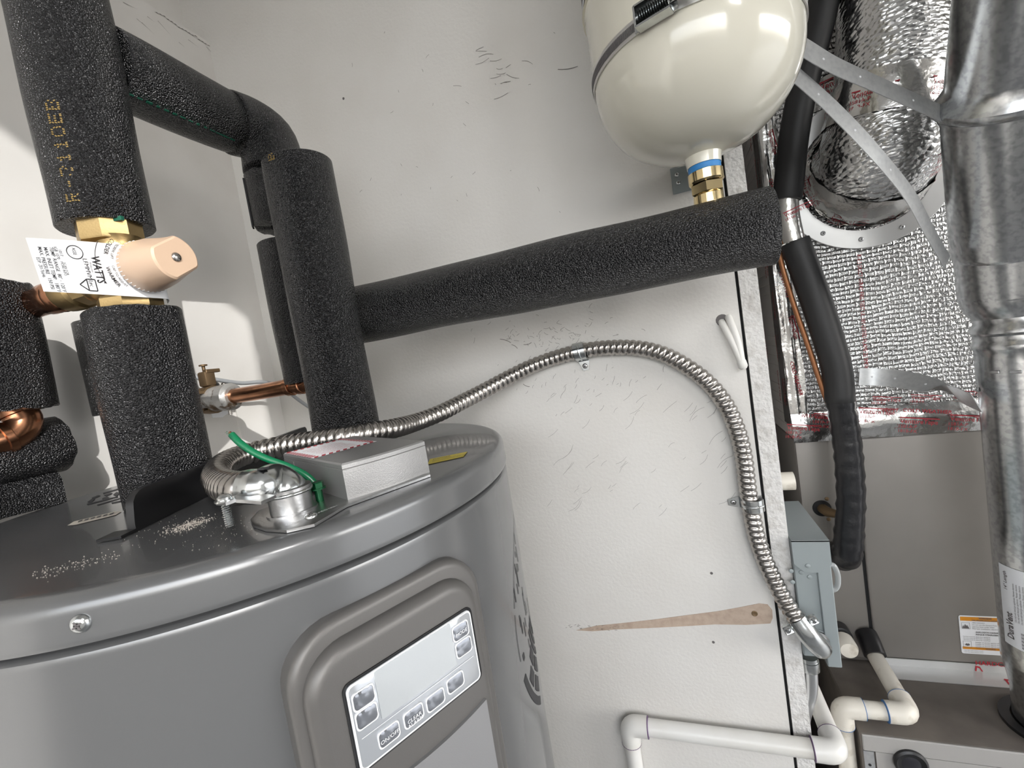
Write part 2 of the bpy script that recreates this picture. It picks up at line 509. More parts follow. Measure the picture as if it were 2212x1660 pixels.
# lower corner patch strip of the left wall
b = box(NB(), (WX, 0.600, FZ), (WX + 0.004, WY, -0.005))
obj('patch_panel', b, M['wall_smooth'], wall_left, 0)
b = box(NB(), (-0.95, -1.4, FZ - 0.1), (26, 9, FZ))
bm_floor = b
struct('floor', b, M['concrete'], 'grey concrete garage floor and driveway', smooth=0)
b = box(NB(), (-14, -16, FZ - 0.1), (26, -1.402, FZ - 0.004))  # unseen dark surface added outside to dim a bright stripe reflected in the heater
struct('added_dark_floor', b, M['antiglare'], 'dark asphalt surface added unseen to dim a reflection on the heater', smooth=0)
b = box(NB(), (-1.0, -1.4, CZ), (2.85, 1.8, CZ + 0.1))
struct('ceiling', b, M['ceiling'], 'flat white garage ceiling', smooth=0)
# front garage wall (behind the camera) with openings added to light the scene
WFY = -1.25
X0, X1, Z0, Z1 = 1.30, 1.93, 1.10, 1.72  # unseen high opening, added to throw a sunbeam onto the left wall
b = NB()
DX0, DX1, DZ0, DZ1 = -0.70, 1.12, -0.25, 1.0      # wide opening added to even out the light on the back wall
box(b, (DX0, WFY - 0.1, FZ), (DX1, WFY, DZ0)); box(b, (-0.95, WFY - 0.1, FZ), (DX0, WFY, CZ)); box(b, (DX0, WFY - 0.1, DZ1), (DX1, WFY, CZ)); box(b, (DX1, WFY - 0.1, FZ), (X0, WFY, CZ)); box(b, (X1, WFY - 0.1, FZ), (2.85, WFY, CZ))
box(b, (X0, WFY - 0.1, FZ), (X1, WFY, Z0)); box(b, (X0, WFY - 0.1, Z1), (X1, WFY, CZ))
struct('wall_front', b, M['ceiling'], 'unseen garage wall with openings added for light', smooth=0)
b = NB()
box(b, (X0, WFY - 0.07, Z0), (X0 + 0.03, WFY - 0.03, Z1)); box(b, (X1 - 0.03, WFY - 0.07, Z0), (X1, WFY - 0.03, Z1))
box(b, (X0 + 0.03, WFY - 0.07, Z0), (X1 - 0.03, WFY - 0.03, Z0 + 0.03)); box(b, (X0 + 0.03, WFY - 0.07, Z1 - 0.03), (X1 - 0.03, WFY - 0.03, Z1))
struct('added_sun_window', b, M['frame_w'], 'frame of an unseen high opening added to shape the sunbeam', smooth=0)
# wall with the big door opening on the right of the camera
b = NB()
box(b, (2.6, -1.25, 0.95), (2.7, 1.64, CZ)); box(b, (2.6, -1.25, FZ), (2.7, -0.85, 0.95)); box(b, (2.6, 1.05, FZ), (2.7, 1.64, 0.95))
struct('wall_right', b, M['wall_smooth'], 'header above the open garage door', smooth=0)

b = box(NB(), (2.7, -3.2, 0.95), (3.5, 4.0, 1.03))  # unseen overhangs added to keep direct sun off the furnace and back wall
box(b, (-1.5, -2.05, 1.0), (2.05, WFY - 0.1, 1.07))
struct('added_sun_eaves', b, M['ceiling'], 'unseen eaves added to block direct sun through the openings', smooth=0)

# nail, torn paper and scuffs on the back wall
b = NB()
def wallfn(off=0.0006): return lambda u, v: V((u, WY - off, v))
pts = [(1245, 1362), (1290, 1352), (1350, 1346), (1420, 1338), (1480, 1330), (1550, 1321), (1600, 1312), (1640, 1304), (1658, 1306), (1668, 1318), (1669, 1335), (1664, 1347), (1612, 1350), (1545, 1349), (1480, 1353), (1400, 1357), (1330, 1360), (1280, 1364)]
prism(b, [(pY(q, WY).x, pY(q, WY).z) for q in pts], (0, WY, 0), (1, 0, 0), (0, 0, 1), (0, -0.0007, 0))
obj('torn_paper_patch', b, M['paper'], wall_back, 0, 'tan strip of torn drywall paper')
b = NB()
c = pY((1630, 1326), WY - 0.0007)
lathe(b, [(0.0042, 0), (0.0042, 0.0007), (0.0034, 0.0011), (0.0012, 0.0005)], c, (0, -1, 0), 16)
obj('drywall_screw', b, M['bronze'], wall_back)
b = NB()
for q in ((1537, 1239), (742, 213), (1541, 1388)):
    c = pY(q, WY)
    lathe(b, [(0.0022, 0), (0.0020, 0.0006)], c, (0, -1, 0), 10)
obj('nail_holes', b, M['inkgrey'], wall_back)['kind'] = 'stuff'
b = NB()
def scr(px, py, L, a, wd=0.0005):
    c = pY((px, py), WY - 0.0007)
    fn = plane_fn(c, (math.cos(a), 0, math.sin(a)), (-math.sin(a), 0, math.cos(a)))
    n = 4; cv = random.uniform(-0.15, 0.15) * L
    up = [(L * i / n, wd / 2 + cv * math.sin(PI * i / n)) for i in range(n + 1)]
    dn = [(L * i / n, -wd / 2 + cv * math.sin(PI * i / n)) for i in range(n, -1, -1)]
    poly_on(b, fn, up + dn)
for k in range(90):
    scr(random.gauss(1190, 75), random.gauss(725, 22), random.uniform(0.002, 0.010), random.uniform(-1.3, 1.3), 0.00045)
for k in range(45):
    scr(random.gauss(1250, 110), random.gauss(835, 25), random.uniform(0.003, 0.012), random.uniform(0.4, 1.3), 0.0004)
for k in range(60):
    scr(random.uniform(1180, 1560), random.uniform(860, 1120), random.uniform(0.004, 0.03), random.uniform(0.5, 0.9), 0.00032)
for k in range(16):
    scr(random.gauss(1060, 50), random.gauss(165, 30), random.uniform(0.004, 0.025), random.uniform(-0.6, 0.3), 0.0005)
for k in range(25):
    scr(random.uniform(760, 1250), random.uniform(60, 480), random.uniform(0.002, 0.008), random.uniform(-1.5, 1.5), 0.0005)
for px, py, L, a in ((1080, 733, 0.020, -0.45), (1105, 745, 0.012, -0.7), (1131, 745, 0.014, 0.1), (1130, 830, 0.012, -0.5), (1275, 118, 0.02, 0.2), (1205, 150, 0.03, -0.2)):
    scr(px, py, L, a, 0.0009)
for k in range(40):
    scr(random.uniform(1220, 1345), 1362 - random.random() * 12, random.uniform(0.001, 0.005), random.uniform(-0.5, 0.6), 0.0006)
o = obj('scuff_marks', b, M['scuff'], wall_back, 0); o['kind'] = 'stuff'

# ------------------------------------------------------------------ water heater
C = V((-0.438, 0.368, 0)); HT = -0.0903; RJ = 0.2672
N_ = V((0.89, -0.456, 0)).normalized(); T_ = V((-N_.y, N_.x, 0))
heater = thing('water_heater', 'large grey cylindrical electric water heater with control panel', 'water heater', (C.x, C.y, FZ))
b = lathe(NB(), [(0.02, FZ), (RJ, FZ + 0.002), (RJ, FZ + 0.01), (RJ, HT - 0.3), (RJ, HT - 0.0362), (RJ, HT - 0.0342), (0.2666, HT - 0.0324), (0.2652, HT - 0.0312), (0.2625, HT - 0.0306), (0.2600, HT - 0.0300), (0.2600, HT - 0.020)], C, (0, 0, 1), 200)
obj('jacket', b, M['heater'], heater, 30)
b = lathe(NB(), [(0.0, HT), (0.2535, HT), (0.2555, HT), (0.2600, HT - 0.0003), (0.2635, HT - 0.0013), (0.2660, HT - 0.0030), (0.2676, HT - 0.0056), (0.2682, HT - 0.0085), (0.26830, HT - 0.0100), (0.2686, HT - 0.0235), (0.2686, HT - 0.0250), (0.2680, HT - 0.0270), (0.2655, HT - 0.0280), (0.2615, HT - 0.0272)], C, (0, 0, 1), 200, True, False)
bmesh.ops.recalc_face_normals(b, faces=b.faces)
lid = obj('top_lid', b, M['heater'], heater, 30)
# pan-head screw on the rim
def pC(q, r):
    d = ray(q); a = d.x ** 2 + d.y ** 2; bb = -(d.x * C.x + d.y * C.y); c_ = C.x ** 2 + C.y ** 2 - r * r
    k = (-bb - math.sqrt(max(bb * bb - a * c_, 0))) / a
    return d * k
def screw_head(p, n, r=0.005, h=0.003, m='chrome', parent=None, name='screw'):
    b = lathe(NB(), [(r, 0), (r, h * 0.25), (r * 0.86, h * 0.7), (r * 0.5, h), (r * 0.30, h), (r * 0.12, h * 0.55)], p, n, 20)
    x, y, z = frame(n)
    s = obj(name, b, M[m], parent)
    b2 = NB()
    for a_ in (0.5, 0.5 + PI / 2):
        d1 = x * math.cos(a_) + y * math.sin(a_); d2 = z.cross(d1)
        obox(b2, V(p) + V(n).normalized() * h * 0.86, d1, d2, z, r * 0.5, r * 0.1, h * 0.18)
    obj('drive_recess', b2, M['inkgrey'], s, 0)
    return s
p = pC((175, 1347), 0.2682); nn = V((p.x - C.x, p.y - C.y, 0)).normalized()
screw_head(p - nn * 0.0005, nn, 0.0052, 0.0034, 'chrome', heater)
# control panel
def pP(q, s):
    d = ray(q); k = (s + C.dot(N_)) / d.dot(N_); P = d * k
    return ((P - C).dot(T_), P.z)
def PP(u, z, s): return C + T_ * u + N_ * s + V((0, 0, z))
def tier(u0, u1, zt, zb, rad, s0, s1, bev, nb=5, n=8):
    b = NB()
    def outline(ins):
        w_, h_ = (u1 - u0) - 2 * ins, (zt - zb) - 2 * ins
        return [((u0 + u1) / 2 + a, (zt + zb) / 2 + c_) for a, c_ in rrect(w_, h_, max(rad - ins, 0.001), n)]
    rings = [[PP(u, z, s0) for u, z in outline(0)]]
    for k in range(nb + 1):
        a = PI / 2 * k / nb
        rings.append([PP(u, z, s1 - bev + bev * math.sin(a)) for u, z in outline(bev * (1 - math.cos(a)))])
    grid_faces(b, rings, True, False, True)
    bmesh.ops.recalc_face_normals(b, faces=b.faces)
    return b
S1, S2 = 0.2735, 0.2825
ctl = obj('control_panel', tier(-0.0738, 0.0705, -0.1450, -0.60, 0.034, 0.235, S1, 0.006), M['panel'], heater, 50, 'taupe control panel housing')
obj('raised_bezel', tier(-0.0675, 0.0615, -0.1575, -0.59, 0.028, 0.26, S2, 0.009, 7), M['panel'], ctl, 60)
# screen recess and film
sq = [pP(q, S2) for q in ((745, 1490), (1008, 1312), (1040, 1466), (775, 1662))]
su0, su1 = (sq[0][0] + sq[3][0]) / 2, (sq[1][0] + sq[2][0]) / 2
sz1, sz0 = (sq[0][1] + sq[1][1]) / 2, (sq[2][1] + sq[3][1]) / 2
scu, scz = (su0 + su1) / 2, (sz0 + sz1) / 2; sw, sh_ = su1 - su0, sz1 - sz0
def ptsS(poly, s): return [PP(scu + a, scz + c_, s) for a, c_ in poly]
# dark gasket around the screen
b = NB()
o_, i_ = rrect(sw + 0.0035, sh_ + 0.0035, 0.005, 5), rrect(sw, sh_, 0.004, 5)
grid_faces(b, [ptsS(o_, S2 - 0.002), ptsS(o_, S2 + 0.0010), ptsS(i_, S2 + 0.0006), ptsS(i_, S2 - 0.002)], True, False, False)
bmesh.ops.recalc_face_normals(b, faces=b.faces)
obj('screen_gasket', b, M['blackpl'], ctl, 40)
b = NB()
grid_faces(b, [ptsS(i_, S2 - 0.001), ptsS(i_, S2 + 0.0014), ptsS(rrect(sw - 0.002, sh_ - 0.002, 0.003, 5), S2 + 0.0020)], True, False, True)
obj('screen_film', b, M['film'], ctl, 40)
b = NB()
grid_faces(b, [ptsS(i_, S2 + 0.0014), ptsS(rrect(sw - 0.001, sh_ - 0.001, 0.0036, 5), S2 + 0.0024), ptsS(rrect(sw - 0.0026, sh_ - 0.0026, 0.003, 5), S2 + 0.0021)], True, False, False)
obj('film_edge', b, M['btnline'], ctl, 40)
S3 = S2 + 0.0021
lq = [pP(q, S3) for q in ((807, 1450), (970, 1350), (988, 1439), (823, 1553))]
lu0, lu1 = (lq[0][0] + lq[3][0]) / 2, (lq[1][0] + lq[2][0]) / 2
lz1, lz0 = (lq[0][1] + lq[1][1]) / 2, (lq[2][1] + lq[3][1]) / 2
b = NB()
prism(b, rrect(lu1 - lu0, lz1 - lz0, 0.001, 2), PP((lu0 + lu1) / 2, (lz0 + lz1) / 2, S3), T_, (0, 0, 1), N_ * 0.0005)
obj('display', b, M['lcd'], ctl, 40)
btns = [((994, 1363), 'MODE'), ((1001, 1398), ''), ((785, 1507), ''), ((792, 1547), ''), ((840, 1587), 'ON/OFF'), ((893, 1546), 'CLEAR'), ((940, 1512), ''), ((983, 1474), '')]
tb = NB()
for q, s in btns:
    u, z = pP(q, S3)
    bw, bh = (0.0145, 0.0118) if q in ((994, 1363), (1001, 1398), (785, 1507), (792, 1547)) else (0.0150, 0.0112)
    b = NB()
    rr = lambda ins, so: [PP(u + a, z + c_, S3 + so) for a, c_ in rrect(bw - 2 * ins, bh - 2 * ins, 0.0024, 4)]
    grid_faces(b, [rr(0, -0.0004), rr(0, 0.0008), rr(0.0004, 0.0012), rr(0.0008, 0.0008)], True, False, False)
    bt = obj('button', b, M['btnline'], ctl, 40)
    b = NB()
    grid_faces(b, [rr(0.0007, 0.0002), rr(0.0009, 0.0006), rr(0.003, 0.0011)], True, False, True)
    obj('button_cap', b, M['btn'], ctl, 30)
    if s:
        put_text(tb, s, 0.0036, plane_fn(PP(u, z - 0.002, S3 + 0.0016), T_, (0, 0, 1)), 'CENTER')
u, z = pP((893, 1546), S3); put_text(tb, 'ALARM', 0.0036, plane_fn(PP(u, z - 0.005, S3 + 0.0016), T_, (0, 0, 1)), 'CENTER')
# horizontal printed line above the lower row
zl = (pP((840, 1587), S3)[1] + lz0) / 2 + 0.0032
quad_on(tb, plane_fn(PP(scu, zl, S3 + 0.0003), T_, (0, 0, 1)), -sw * 0.46, 0, sw * 0.46, 0.0004)
obj('panel_lettering', tb, M['btnline'], ctl, 0)
# lower silver cover with an arched top edge
b = NB()
pl = []
for k in range(15):
    a = k / 14
    pl.append((-0.0565 + 0.107 * a, sz0 - 0.012 - 0.013 * math.sin(PI * (0.10 + 0.62 * a)) + 0.004 * a))
pl += [(0.0505, -0.58), (-0.0565, -0.58)]
prism(b, pl, PP(0, 0, S2 - 0.002), T_, (0, 0, 1), N_ * 0.0045)
bmesh.ops.recalc_face_normals(b, faces=b.faces)
obj('lower_cover', b, M['panel_lt'], ctl, 30)
# round printed emblem on the jacket, seen edge-on at the right
b = NB()
def cyl(th, z, r=RJ + 0.0004): return V((C.x + r * math.cos(th), C.y + r * math.sin(th), z))
TH0 = math.radians(26); ZC = -0.285; RR = 0.118
def emb(r, a): return lambda du=0, dv=0: None
def arcband(r0_, r1_, a0, a1, n=18):
    A, B = [], []
    for k in range(n + 1):
        a = a0 + (a1 - a0) * k / n
        for L, r in ((A, r0_), (B, r1_)):
            L.append(b.verts.new(cyl(TH0 + r * math.cos(a) / RJ, ZC + r * math.sin(a))))
    for k in range(n): b.faces.new((A[k], A[k + 1], B[k + 1], B[k]))
R_ = math.radians
arcband(0.108, 0.116, R_(196), R_(236)); arcband(0.090, 0.104, R_(205), R_(216)); arcband(0.090, 0.104, R_(220), R_(234))
arcband(0.072, 0.086, R_(200), R_(214)); arcband(0.072, 0.086, R_(218), R_(236)); arcband(0.100, 0.105, R_(186), R_(190))
arcband(0.112, 0.1132, R_(100), R_(160)); arcband(0.112, 0.1132, R_(163), R_(186))
for r in (0.062, 0.052, 0.042):
    arcband(r, r + 0.007, R_(190), R_(245))
for k in range(26):
    th = TH0 - random.uniform(0.04, 0.105) / RJ; z = ZC + random.uniform(-0.03, 0.085)
    if ((th - TH0) * RJ) ** 2 + (z - ZC) ** 2 > 0.108 ** 2: continue
    L = random.uniform(0.006, 0.02)
    vs = [b.verts.new(cyl(th + a, z + c_)) for a, c_ in ((0, 0), (0.0022 / RJ, 0), (0.0022 / RJ, L), (0, L))]
    b.faces.new(vs)
obj('printed_emblem', b, M['ink'], heater, 0, 'round black printed emblem on the side')
# stickers and print on the lid
topfn = lambda off: (lambda q: pZ(q, HT + off))
def px_poly(bm, pts, off):
    bm.faces.new([bm.verts.new(pZ(q, HT + off)) for q in pts])
b = NB(); px_poly(b, [(923, 1004), (929, 992), (1010, 976), (1001, 987)], 0.0006)
yl = obj('yellow_sticker', b, M['yellow'], heater, 0)
o0 = pZ((926, 1001), HT + 0.0009); ex = (pZ((1003, 985), HT + 0.0009) - o0); ey = pZ((931, 992), HT + 0.0009) - o0
b = NB()
for k, s in enumerate(('THIS WATER HEATER MUST BE FULL OF WATER', 'BEFORE TURNING ON ELECTRIC POWER', 'DANGER')):
    put_text(b, s, 0.0032 if k < 2 else 0.006, plane_fn(o0 + ex * 0.08 + ey * (0.1 + 0.27 * k), ex, ey), sx=0.72)
obj('sticker_lettering', b, M['ink'], yl, 0)
b = NB()
px_poly(b, [(145, 1136), (160, 1127), (250, 1105), (263, 1105), (250, 1113), (165, 1134)], 0.0005)
ws = obj('white_sticker', b, M['powder'], heater, 0)
b = NB()
for k in range(6):
    x = 168 + 13.5 * k
    px_poly(b, [(x, 1129 - k * 3.1), (x + 9, 1126.5 - k * 3.1), (x + 11, 1122.5 - k * 3.1), (x + 2, 1125.5 - k * 3.1)], 0.0008)
obj('sticker_lettering', b, M['inkgrey'], ws, 0)
b = NB()
for pts in ([(188, 1085), (200, 1077), (206, 1078), (197, 1086)], [(197, 1076), (212, 1070), (218, 1071), (204, 1077)], [(220, 1077), (232, 1073), (236, 1076), (224, 1080)], [(224, 1070), (238, 1065), (244, 1066), (230, 1072)], [(244, 1069), (252, 1063), (260, 1066), (252, 1072)], [(187, 1089), (255, 1072), (255, 1074), (190, 1091)], [(208, 1091), (262, 1075), (262, 1077), (212, 1092)], [(222, 1065), (258, 1055), (258, 1057), (224, 1067)], [(240, 1086), (270, 1080), (270, 1082), (242, 1088)]):
    px_poly(b, pts, 0.0005)
obj('printed_diagram', b, M['ink'], heater, 0)['kind'] = 'stuff'
b = NB()
for k in range(5):
    px_poly(b, [(468 + 6 * k, 1003 - 4 * k), (590, 983 - 3.2 * k), (590, 984.5 - 3.2 * k), (468 + 6 * k, 1005 - 4 * k)], 0.0005)
obj('printed_lines', b, M['ink'], heater, 0)['kind'] = 'stuff'
# crumbs of drywall on the lid
b = NB()
def crumb(q, r):
    p = pZ(q, HT + 0.0002)
    if (p - C).xy.length > 0.25: return
    vs = [b.verts.new(p + V((r * random.uniform(0.5, 1.3) * math.cos(a), r * random.uniform(0.5, 1.3) * math.sin(a), 0))) for a in (0, 1.6, 3.1, 4.6)]
    t = b.verts.new(p + V((0, 0, r * random.uniform(0.4, 1.0))))
    for k in range(4): b.faces.new((vs[k], vs[(k + 1) % 4], t))
for k in range(430):
    t = min(max(random.gauss(0.48, 0.22), 0), 1.2)
    crumb((355 + 110 * t + random.gauss(0, 10), 1152 - 36 * t + random.gauss(0, 4)), random.uniform(0.0002, 0.0007))
for k in range(130):
    t = random.random()
    crumb((75 + 190 * t + random.gauss(0, 14), 1245 - 48 * t + random.gauss(0, 6)), random.uniform(0.0002, 0.0006))
for k in range(160):
    crumb((random.uniform(250, 560), random.uniform(1110, 1190)), random.uniform(0.0001, 0.0004))
o = obj('drywall_crumbs', b, M['powder'], None, 0); o['kind'] = 'stuff'
tag(o, 'pale drywall crumbs scattered on the dark heater lid', 'dust')

# junction cover on the lid
BX = V((-0.233, 0.258, 0)); bl, bd, bz = 0.0715, 0.138, 0.030
jc = BX + T_ * bl / 2 - N_ * bd / 2
b = NB()
zb0 = HT + 0.002
def arcface(zz, ins=0.0):
    out = []
    for k in range(9):   # front edge slightly bowed
        a = k / 8
        out.append(BX + T_ * (ins + (bl - 2 * ins) * a) + N_ * (0.004 * math.sin(PI * a) - ins) + V((0, 0, zz)))
    out.append(BX + T_ * (bl - ins) - N_ * (bd - ins) + V((0, 0, zz)))
    out.append(BX + T_ * ins - N_ * (bd - ins) + V((0, 0, zz)))
    return out
grid_faces(b, [arcface(zb0), arcface(HT + bz - 0.0048), arcface(HT + bz - 0.0045, 0.0005), arcface(HT + bz - 0.0040), arcface(HT + bz - 0.0012), arcface(HT + bz, 0.0012)], True, True, True)
bmesh.ops.recalc_face_normals(b, faces=b.faces)
jb = obj('junction_cover', b, M['sboxm'], heater, 30, 'silver sheet metal junction cover')
# seam on the left side
b = NB()
obox(b, BX - N_ * bd * 0.80 + V((0, 0, HT + 0.013)), N_, T_, (0, 0, 1), 0.0003, 0.0004, 0.011)
obj('side_seam', b, M['inkgrey'], jb, 0)
# red and white warning label on top
zt = HT + bz + 0.0003
fnl = plane_fn(BX - N_ * 0.006 + T_ * 0.0 + V((0, 0, zt)), -N_, T_)   # u back, v right
def q4(pts): return [(a, c_) for a, c_ in pts]
LB0, LB1 = 0.052, 0.130      # along depth (towards back)
b = NB(); quad_on(b, fnl, LB0, 0.0005, LB1, 0.058)
lb = obj('warning_label', b, M['white'], jb, 0)
b = NB()
fl2 = plane_fn(BX - N_ * 0.006 + V((0, 0, zt + 0.0002)), -N_, T_)
for k in range(9):
    v = 0.001 + 0.0062 * k
    poly_on(b, fl2, [(LB0, v), (LB0, v + 0.0034), (LB0 + 0.006, v + 0.0060), (LB0 + 0.006, v + 0.0026)])
    poly_on(b, fl2, [(LB1 - 0.006, v), (LB1 - 0.006, v + 0.0034), (LB1, v + 0.0060), (LB1, v + 0.0026)])
for k in range(11):
    u = LB0 + 0.007 + 0.0062 * k
    poly_on(b, fl2, [(u, 0.0005), (u + 0.0034, 0.0005), (u + 0.0055, 0.006), (u + 0.0021, 0.006)])
    poly_on(b, fl2, [(u, 0.0525), (u + 0.0034, 0.0525), (u + 0.0055, 0.0578), (u + 0.0021, 0.0578)])
obj('label_stripes', b, M['red'], jb, 0)
b = NB()
for k in range(9):
    fn = plane_fn(BX - N_ * (0.006 + LB0 + 0.012 + 0.0058 * k) + T_ * 0.011 + V((0, 0, zt + 0.0002)), T_, N_)
    put_text(b, 'ELECTRICAL SHOCK HAZARD DISCONNECT POWER'[(k * 3) % 12:(k * 3) % 12 + 24], 0.0030, fn, sx=0.8)
obj('label_lettering', b, M['red'], jb, 0)
# zinc base plate
b = NB()
pts = [(542, 1128), (548, 1140), (575, 1149), (620, 1152), (680, 1138), (750, 1096), (930, 1030), (925, 1018), (720, 1050), (690, 1072), (640, 1088), (600, 1095), (560, 1108)]
lo_ = [pZ(q, HT + 0.0004) for q in pts]; hi_ = [p + V((0, 0, 0.0018)) for p in lo_]
cen = sum(hi_, V()) / len(hi_)
grid_faces(b, [lo_, hi_, [p.lerp(cen, 0.06) + V((0, 0, 0.0006)) for p in hi_]], True, True, True)
bmesh.ops.recalc_face_normals(b, faces=b.faces)
bp_ = obj('base_plate', b, M['cast'], heater, 30, 'zinc mounting plate')
p = pZ((672, 1117), HT + 0.0028)
screw_head(p, V((0, 0, 1)), 0.0042, 0.0026, 'chrome', heater)
b = NB()
o0 = pZ((622, 1137), HT + 0.0034); ex = pZ((735, 1093), HT + 0.0034) - o0; ey = V((0, 0, 1)).cross(ex)
put_text(b, 'CONNECTOR GROUND ONLY', 0.0042, plane_fn(o0 + ey.normalized() * 0.002, ex, ey), sx=0.62)
obj('plate_lettering', b, M['white'], bp_, 0)

# black plastic bar standing on the lid
b = NB()
A = V((-0.399, 0.208, HT + 0.0006)); B = V((-0.524, 0.519, HT + 0.0006)); ab = (B - A); L = ab.length; ab.normalize(); nb_ = V((ab.y, -ab.x, 0))
hh = 0.030
poly = [(0.006, 0), (L, 0), (L, hh * 0.8)] + [(L - 0.006 * (1 - math.cos(a)), hh * 0.8 + 0.006 * math.sin(a)) for a in (0.5, 1.0, 1.57)] + [(0.022, hh)] + [(0.022 - 0.014 * math.sin(a), hh - 0.012 * (1 - math.cos(a))) for a in (0.4, 0.8, 1.2, 1.57)] + [(0.006, 0.006)]
prism(b, poly, A - nb_ * 0.003, ab, (0, 0, 1), nb_ * 0.006)
obox(b, A + ab * 0.0 - nb_ * 0.006 + V((0, 0, 0.001)), ab, nb_, (0, 0, 1), 0.008, 0.009, 0.001)
bmesh.ops.recalc_face_normals(b, faces=b.faces)
o = obj('plastic_bar', b, M['blackpl'], None, 30)
tag(o, 'long black plastic bar on edge on the heater lid before the left sleeve', 'bar')

# ------------------------------------------------------------------ conduit from heater to the disconnect
pts = [pZ((540, 1052), -0.0635), pZ((512, 1055), -0.0640), pZ((480, 1046), -0.0655), pZ((468, 1026), -0.0665), pZ((486, 1002), -0.0645), pZ((530, 982), -0.0640), pZ((590, 968), -0.0635), pZ((650, 958), -0.0630),
       pZ((720, 948), -0.062), pZ((760, 942), -0.0622), pZ((800, 935), -0.0635), pZ((855, 925), -0.067), pZ((900, 912), -0.0705)]
for q, y in (((950, 893), 0.555), ((1000, 868), 0.60), ((1050, 842), 0.637), ((1100, 815), 0.664), ((1150, 791), 0.680)):
    pts.append(pY(q, y))
for q in ((1200, 773), (1255, 759), (1310, 752), (1370, 752), (1425, 763), (1480, 790), (1530, 828), (1568, 876), (1592, 930), (1606, 985), (1613, 1040), (1621, 1095), (1632, 1150), (1648, 1200)):
    pts.append(pY(q, WY - 0.0128))
for q, y in (((1670, 1250), 0.684), ((1695, 1298), 0.676), ((1722, 1340), 0.664)):
    pts.append(pY(q, y))
path, Lc = resample(catmull(pts, 10), 0.00105)
PITCHC = 0.0088
def rid(s, th):
    ph = (s / PITCHC + th / (2 * PI)) % 1.0
    return 0.0093 + 0.0028 * max(0.0, math.sin(PI * ph)) ** 0.55
b = tube(NB(), path, 0.0117, 22, True, True, rid)
o = obj('flexible_conduit', b, M['steel'], None, 70)
tag(o, 'ribbed steel flexible conduit curving over the wall to the grey box', 'conduit')

def elbow_connector(name, label, base, bn, mouth, md, r=0.0125):
    """90 degree flex connector: base on surface with normal bn, mouth centre with outward direction md"""
    t = thing(name, label, 'connector', base)
    bn = V(bn).normalized(); md = V(md).normalized(); base = V(base); mouth = V(mouth)
    b = lathe(NB(), [(r * 1.32, 0), (r * 1.32, 0.002), (r * 1.12, 0.0022), (r * 1.12, 0.016), (r * 1.2, 0.0165), (r * 1.2, 0.0185), (r * 1.0, 0.019)], base, bn, 28)
    obj('threaded_body', b, M['cast'], t)
    hgt = (mouth - base).dot(bn)
    cpath = catmull([base + bn * 0.014, base + bn * (hgt * 0.72) + md * 0.001, base + bn * (hgt * 0.97) + md * 0.012, mouth - md * 0.012, mouth], 5)
    b = tube(NB(), cpath, [r * 0.96] * len(cpath), 22)
    obj('clamp_cover', b, M['chrome'], t, 50)
    sd = bn.cross(md)
    b = NB(); obox(b, mouth - md * 0.016 + bn * r * 0.955, md, sd, bn, 0.0030, 0.0022, 0.0006); obj('cover_slot', b, M['ink'], t, 0)
    b = tube(NB(), [base + bn * (hgt * 0.62) + md * 0.0 + (md * math.cos(a_) + sd * math.sin(a_)) * r * 1.16 for a_ in [2 * PI * k_ / 24 for k_ in range(25)]], 0.0014, 8); obj('body_rim', b, M['chrome'], t, 50)
    b = NB()
    for s in (1,):
        ear = mouth - md * 0.006 + sd * s * (r * 1.25) - bn * 0.003
        pth = [mouth - md * 0.03 + sd * s * r * 0.9 - bn * 0.006, mouth - md * 0.014 + sd * s * r * 1.0 - bn * 0.004, ear, ear + sd * s * 0.009 + md * 0.002]
        ribbon(b, catmull(pth, 4), bn, 0.012, 0.0022)
    obj('saddle_ear', b, M['cast'], t, 40)
    sp = mouth - md * 0.004 + sd * (r * 1.25 + 0.006) - bn * 0.003
    b = lathe(NB(), [(0.0024, -0.016), (0.0024, 0.001)], sp, bn, 14)
    for k in range(10): lathe(b, [(0.0024, -0.0158 + 0.0014 * k), (0.0029, -0.0151 + 0.0014 * k), (0.0024, -0.0144 + 0.0014 * k)], sp, bn, 14)
    sw_ = obj('clamp_screw', b, M['chrome'], t)
    b = lathe(NB(), [(0.0062, 0.001), (0.0062, 0.0020), (0.0046, 0.0021), (0.0046, 0.0036), (0.003, 0.005)], sp, bn, 18)
    obj('screw_head', b, M['chrome'], sw_)
    return t
base = pZ((633, 1106), HT + 0.0023)
mouth = pts[0]
md = (pts[1] - pts[0]).normalized()
ec = elbow_connector('conduit_connector', 'zinc angle connector on the heater lid beside the green wire', base, (0, 0, 1), mouth, V((md.x, md.y, 0)), 0.0128)
b = NB()
fnn = lambda u, v: base + V((0.0, 0.0, 0.008)) + (V((0.55, -0.83, 0)) * 0.0146) + V((0.83, 0.55, 0)) * u + V((0, 0, 1)) * v
put_text(b, '1/2"', 0.006, lambda u, v: fnn(u - 0.012, v + 0.007))
obj('cast_lettering', b, M['chrome'], ec, 0)

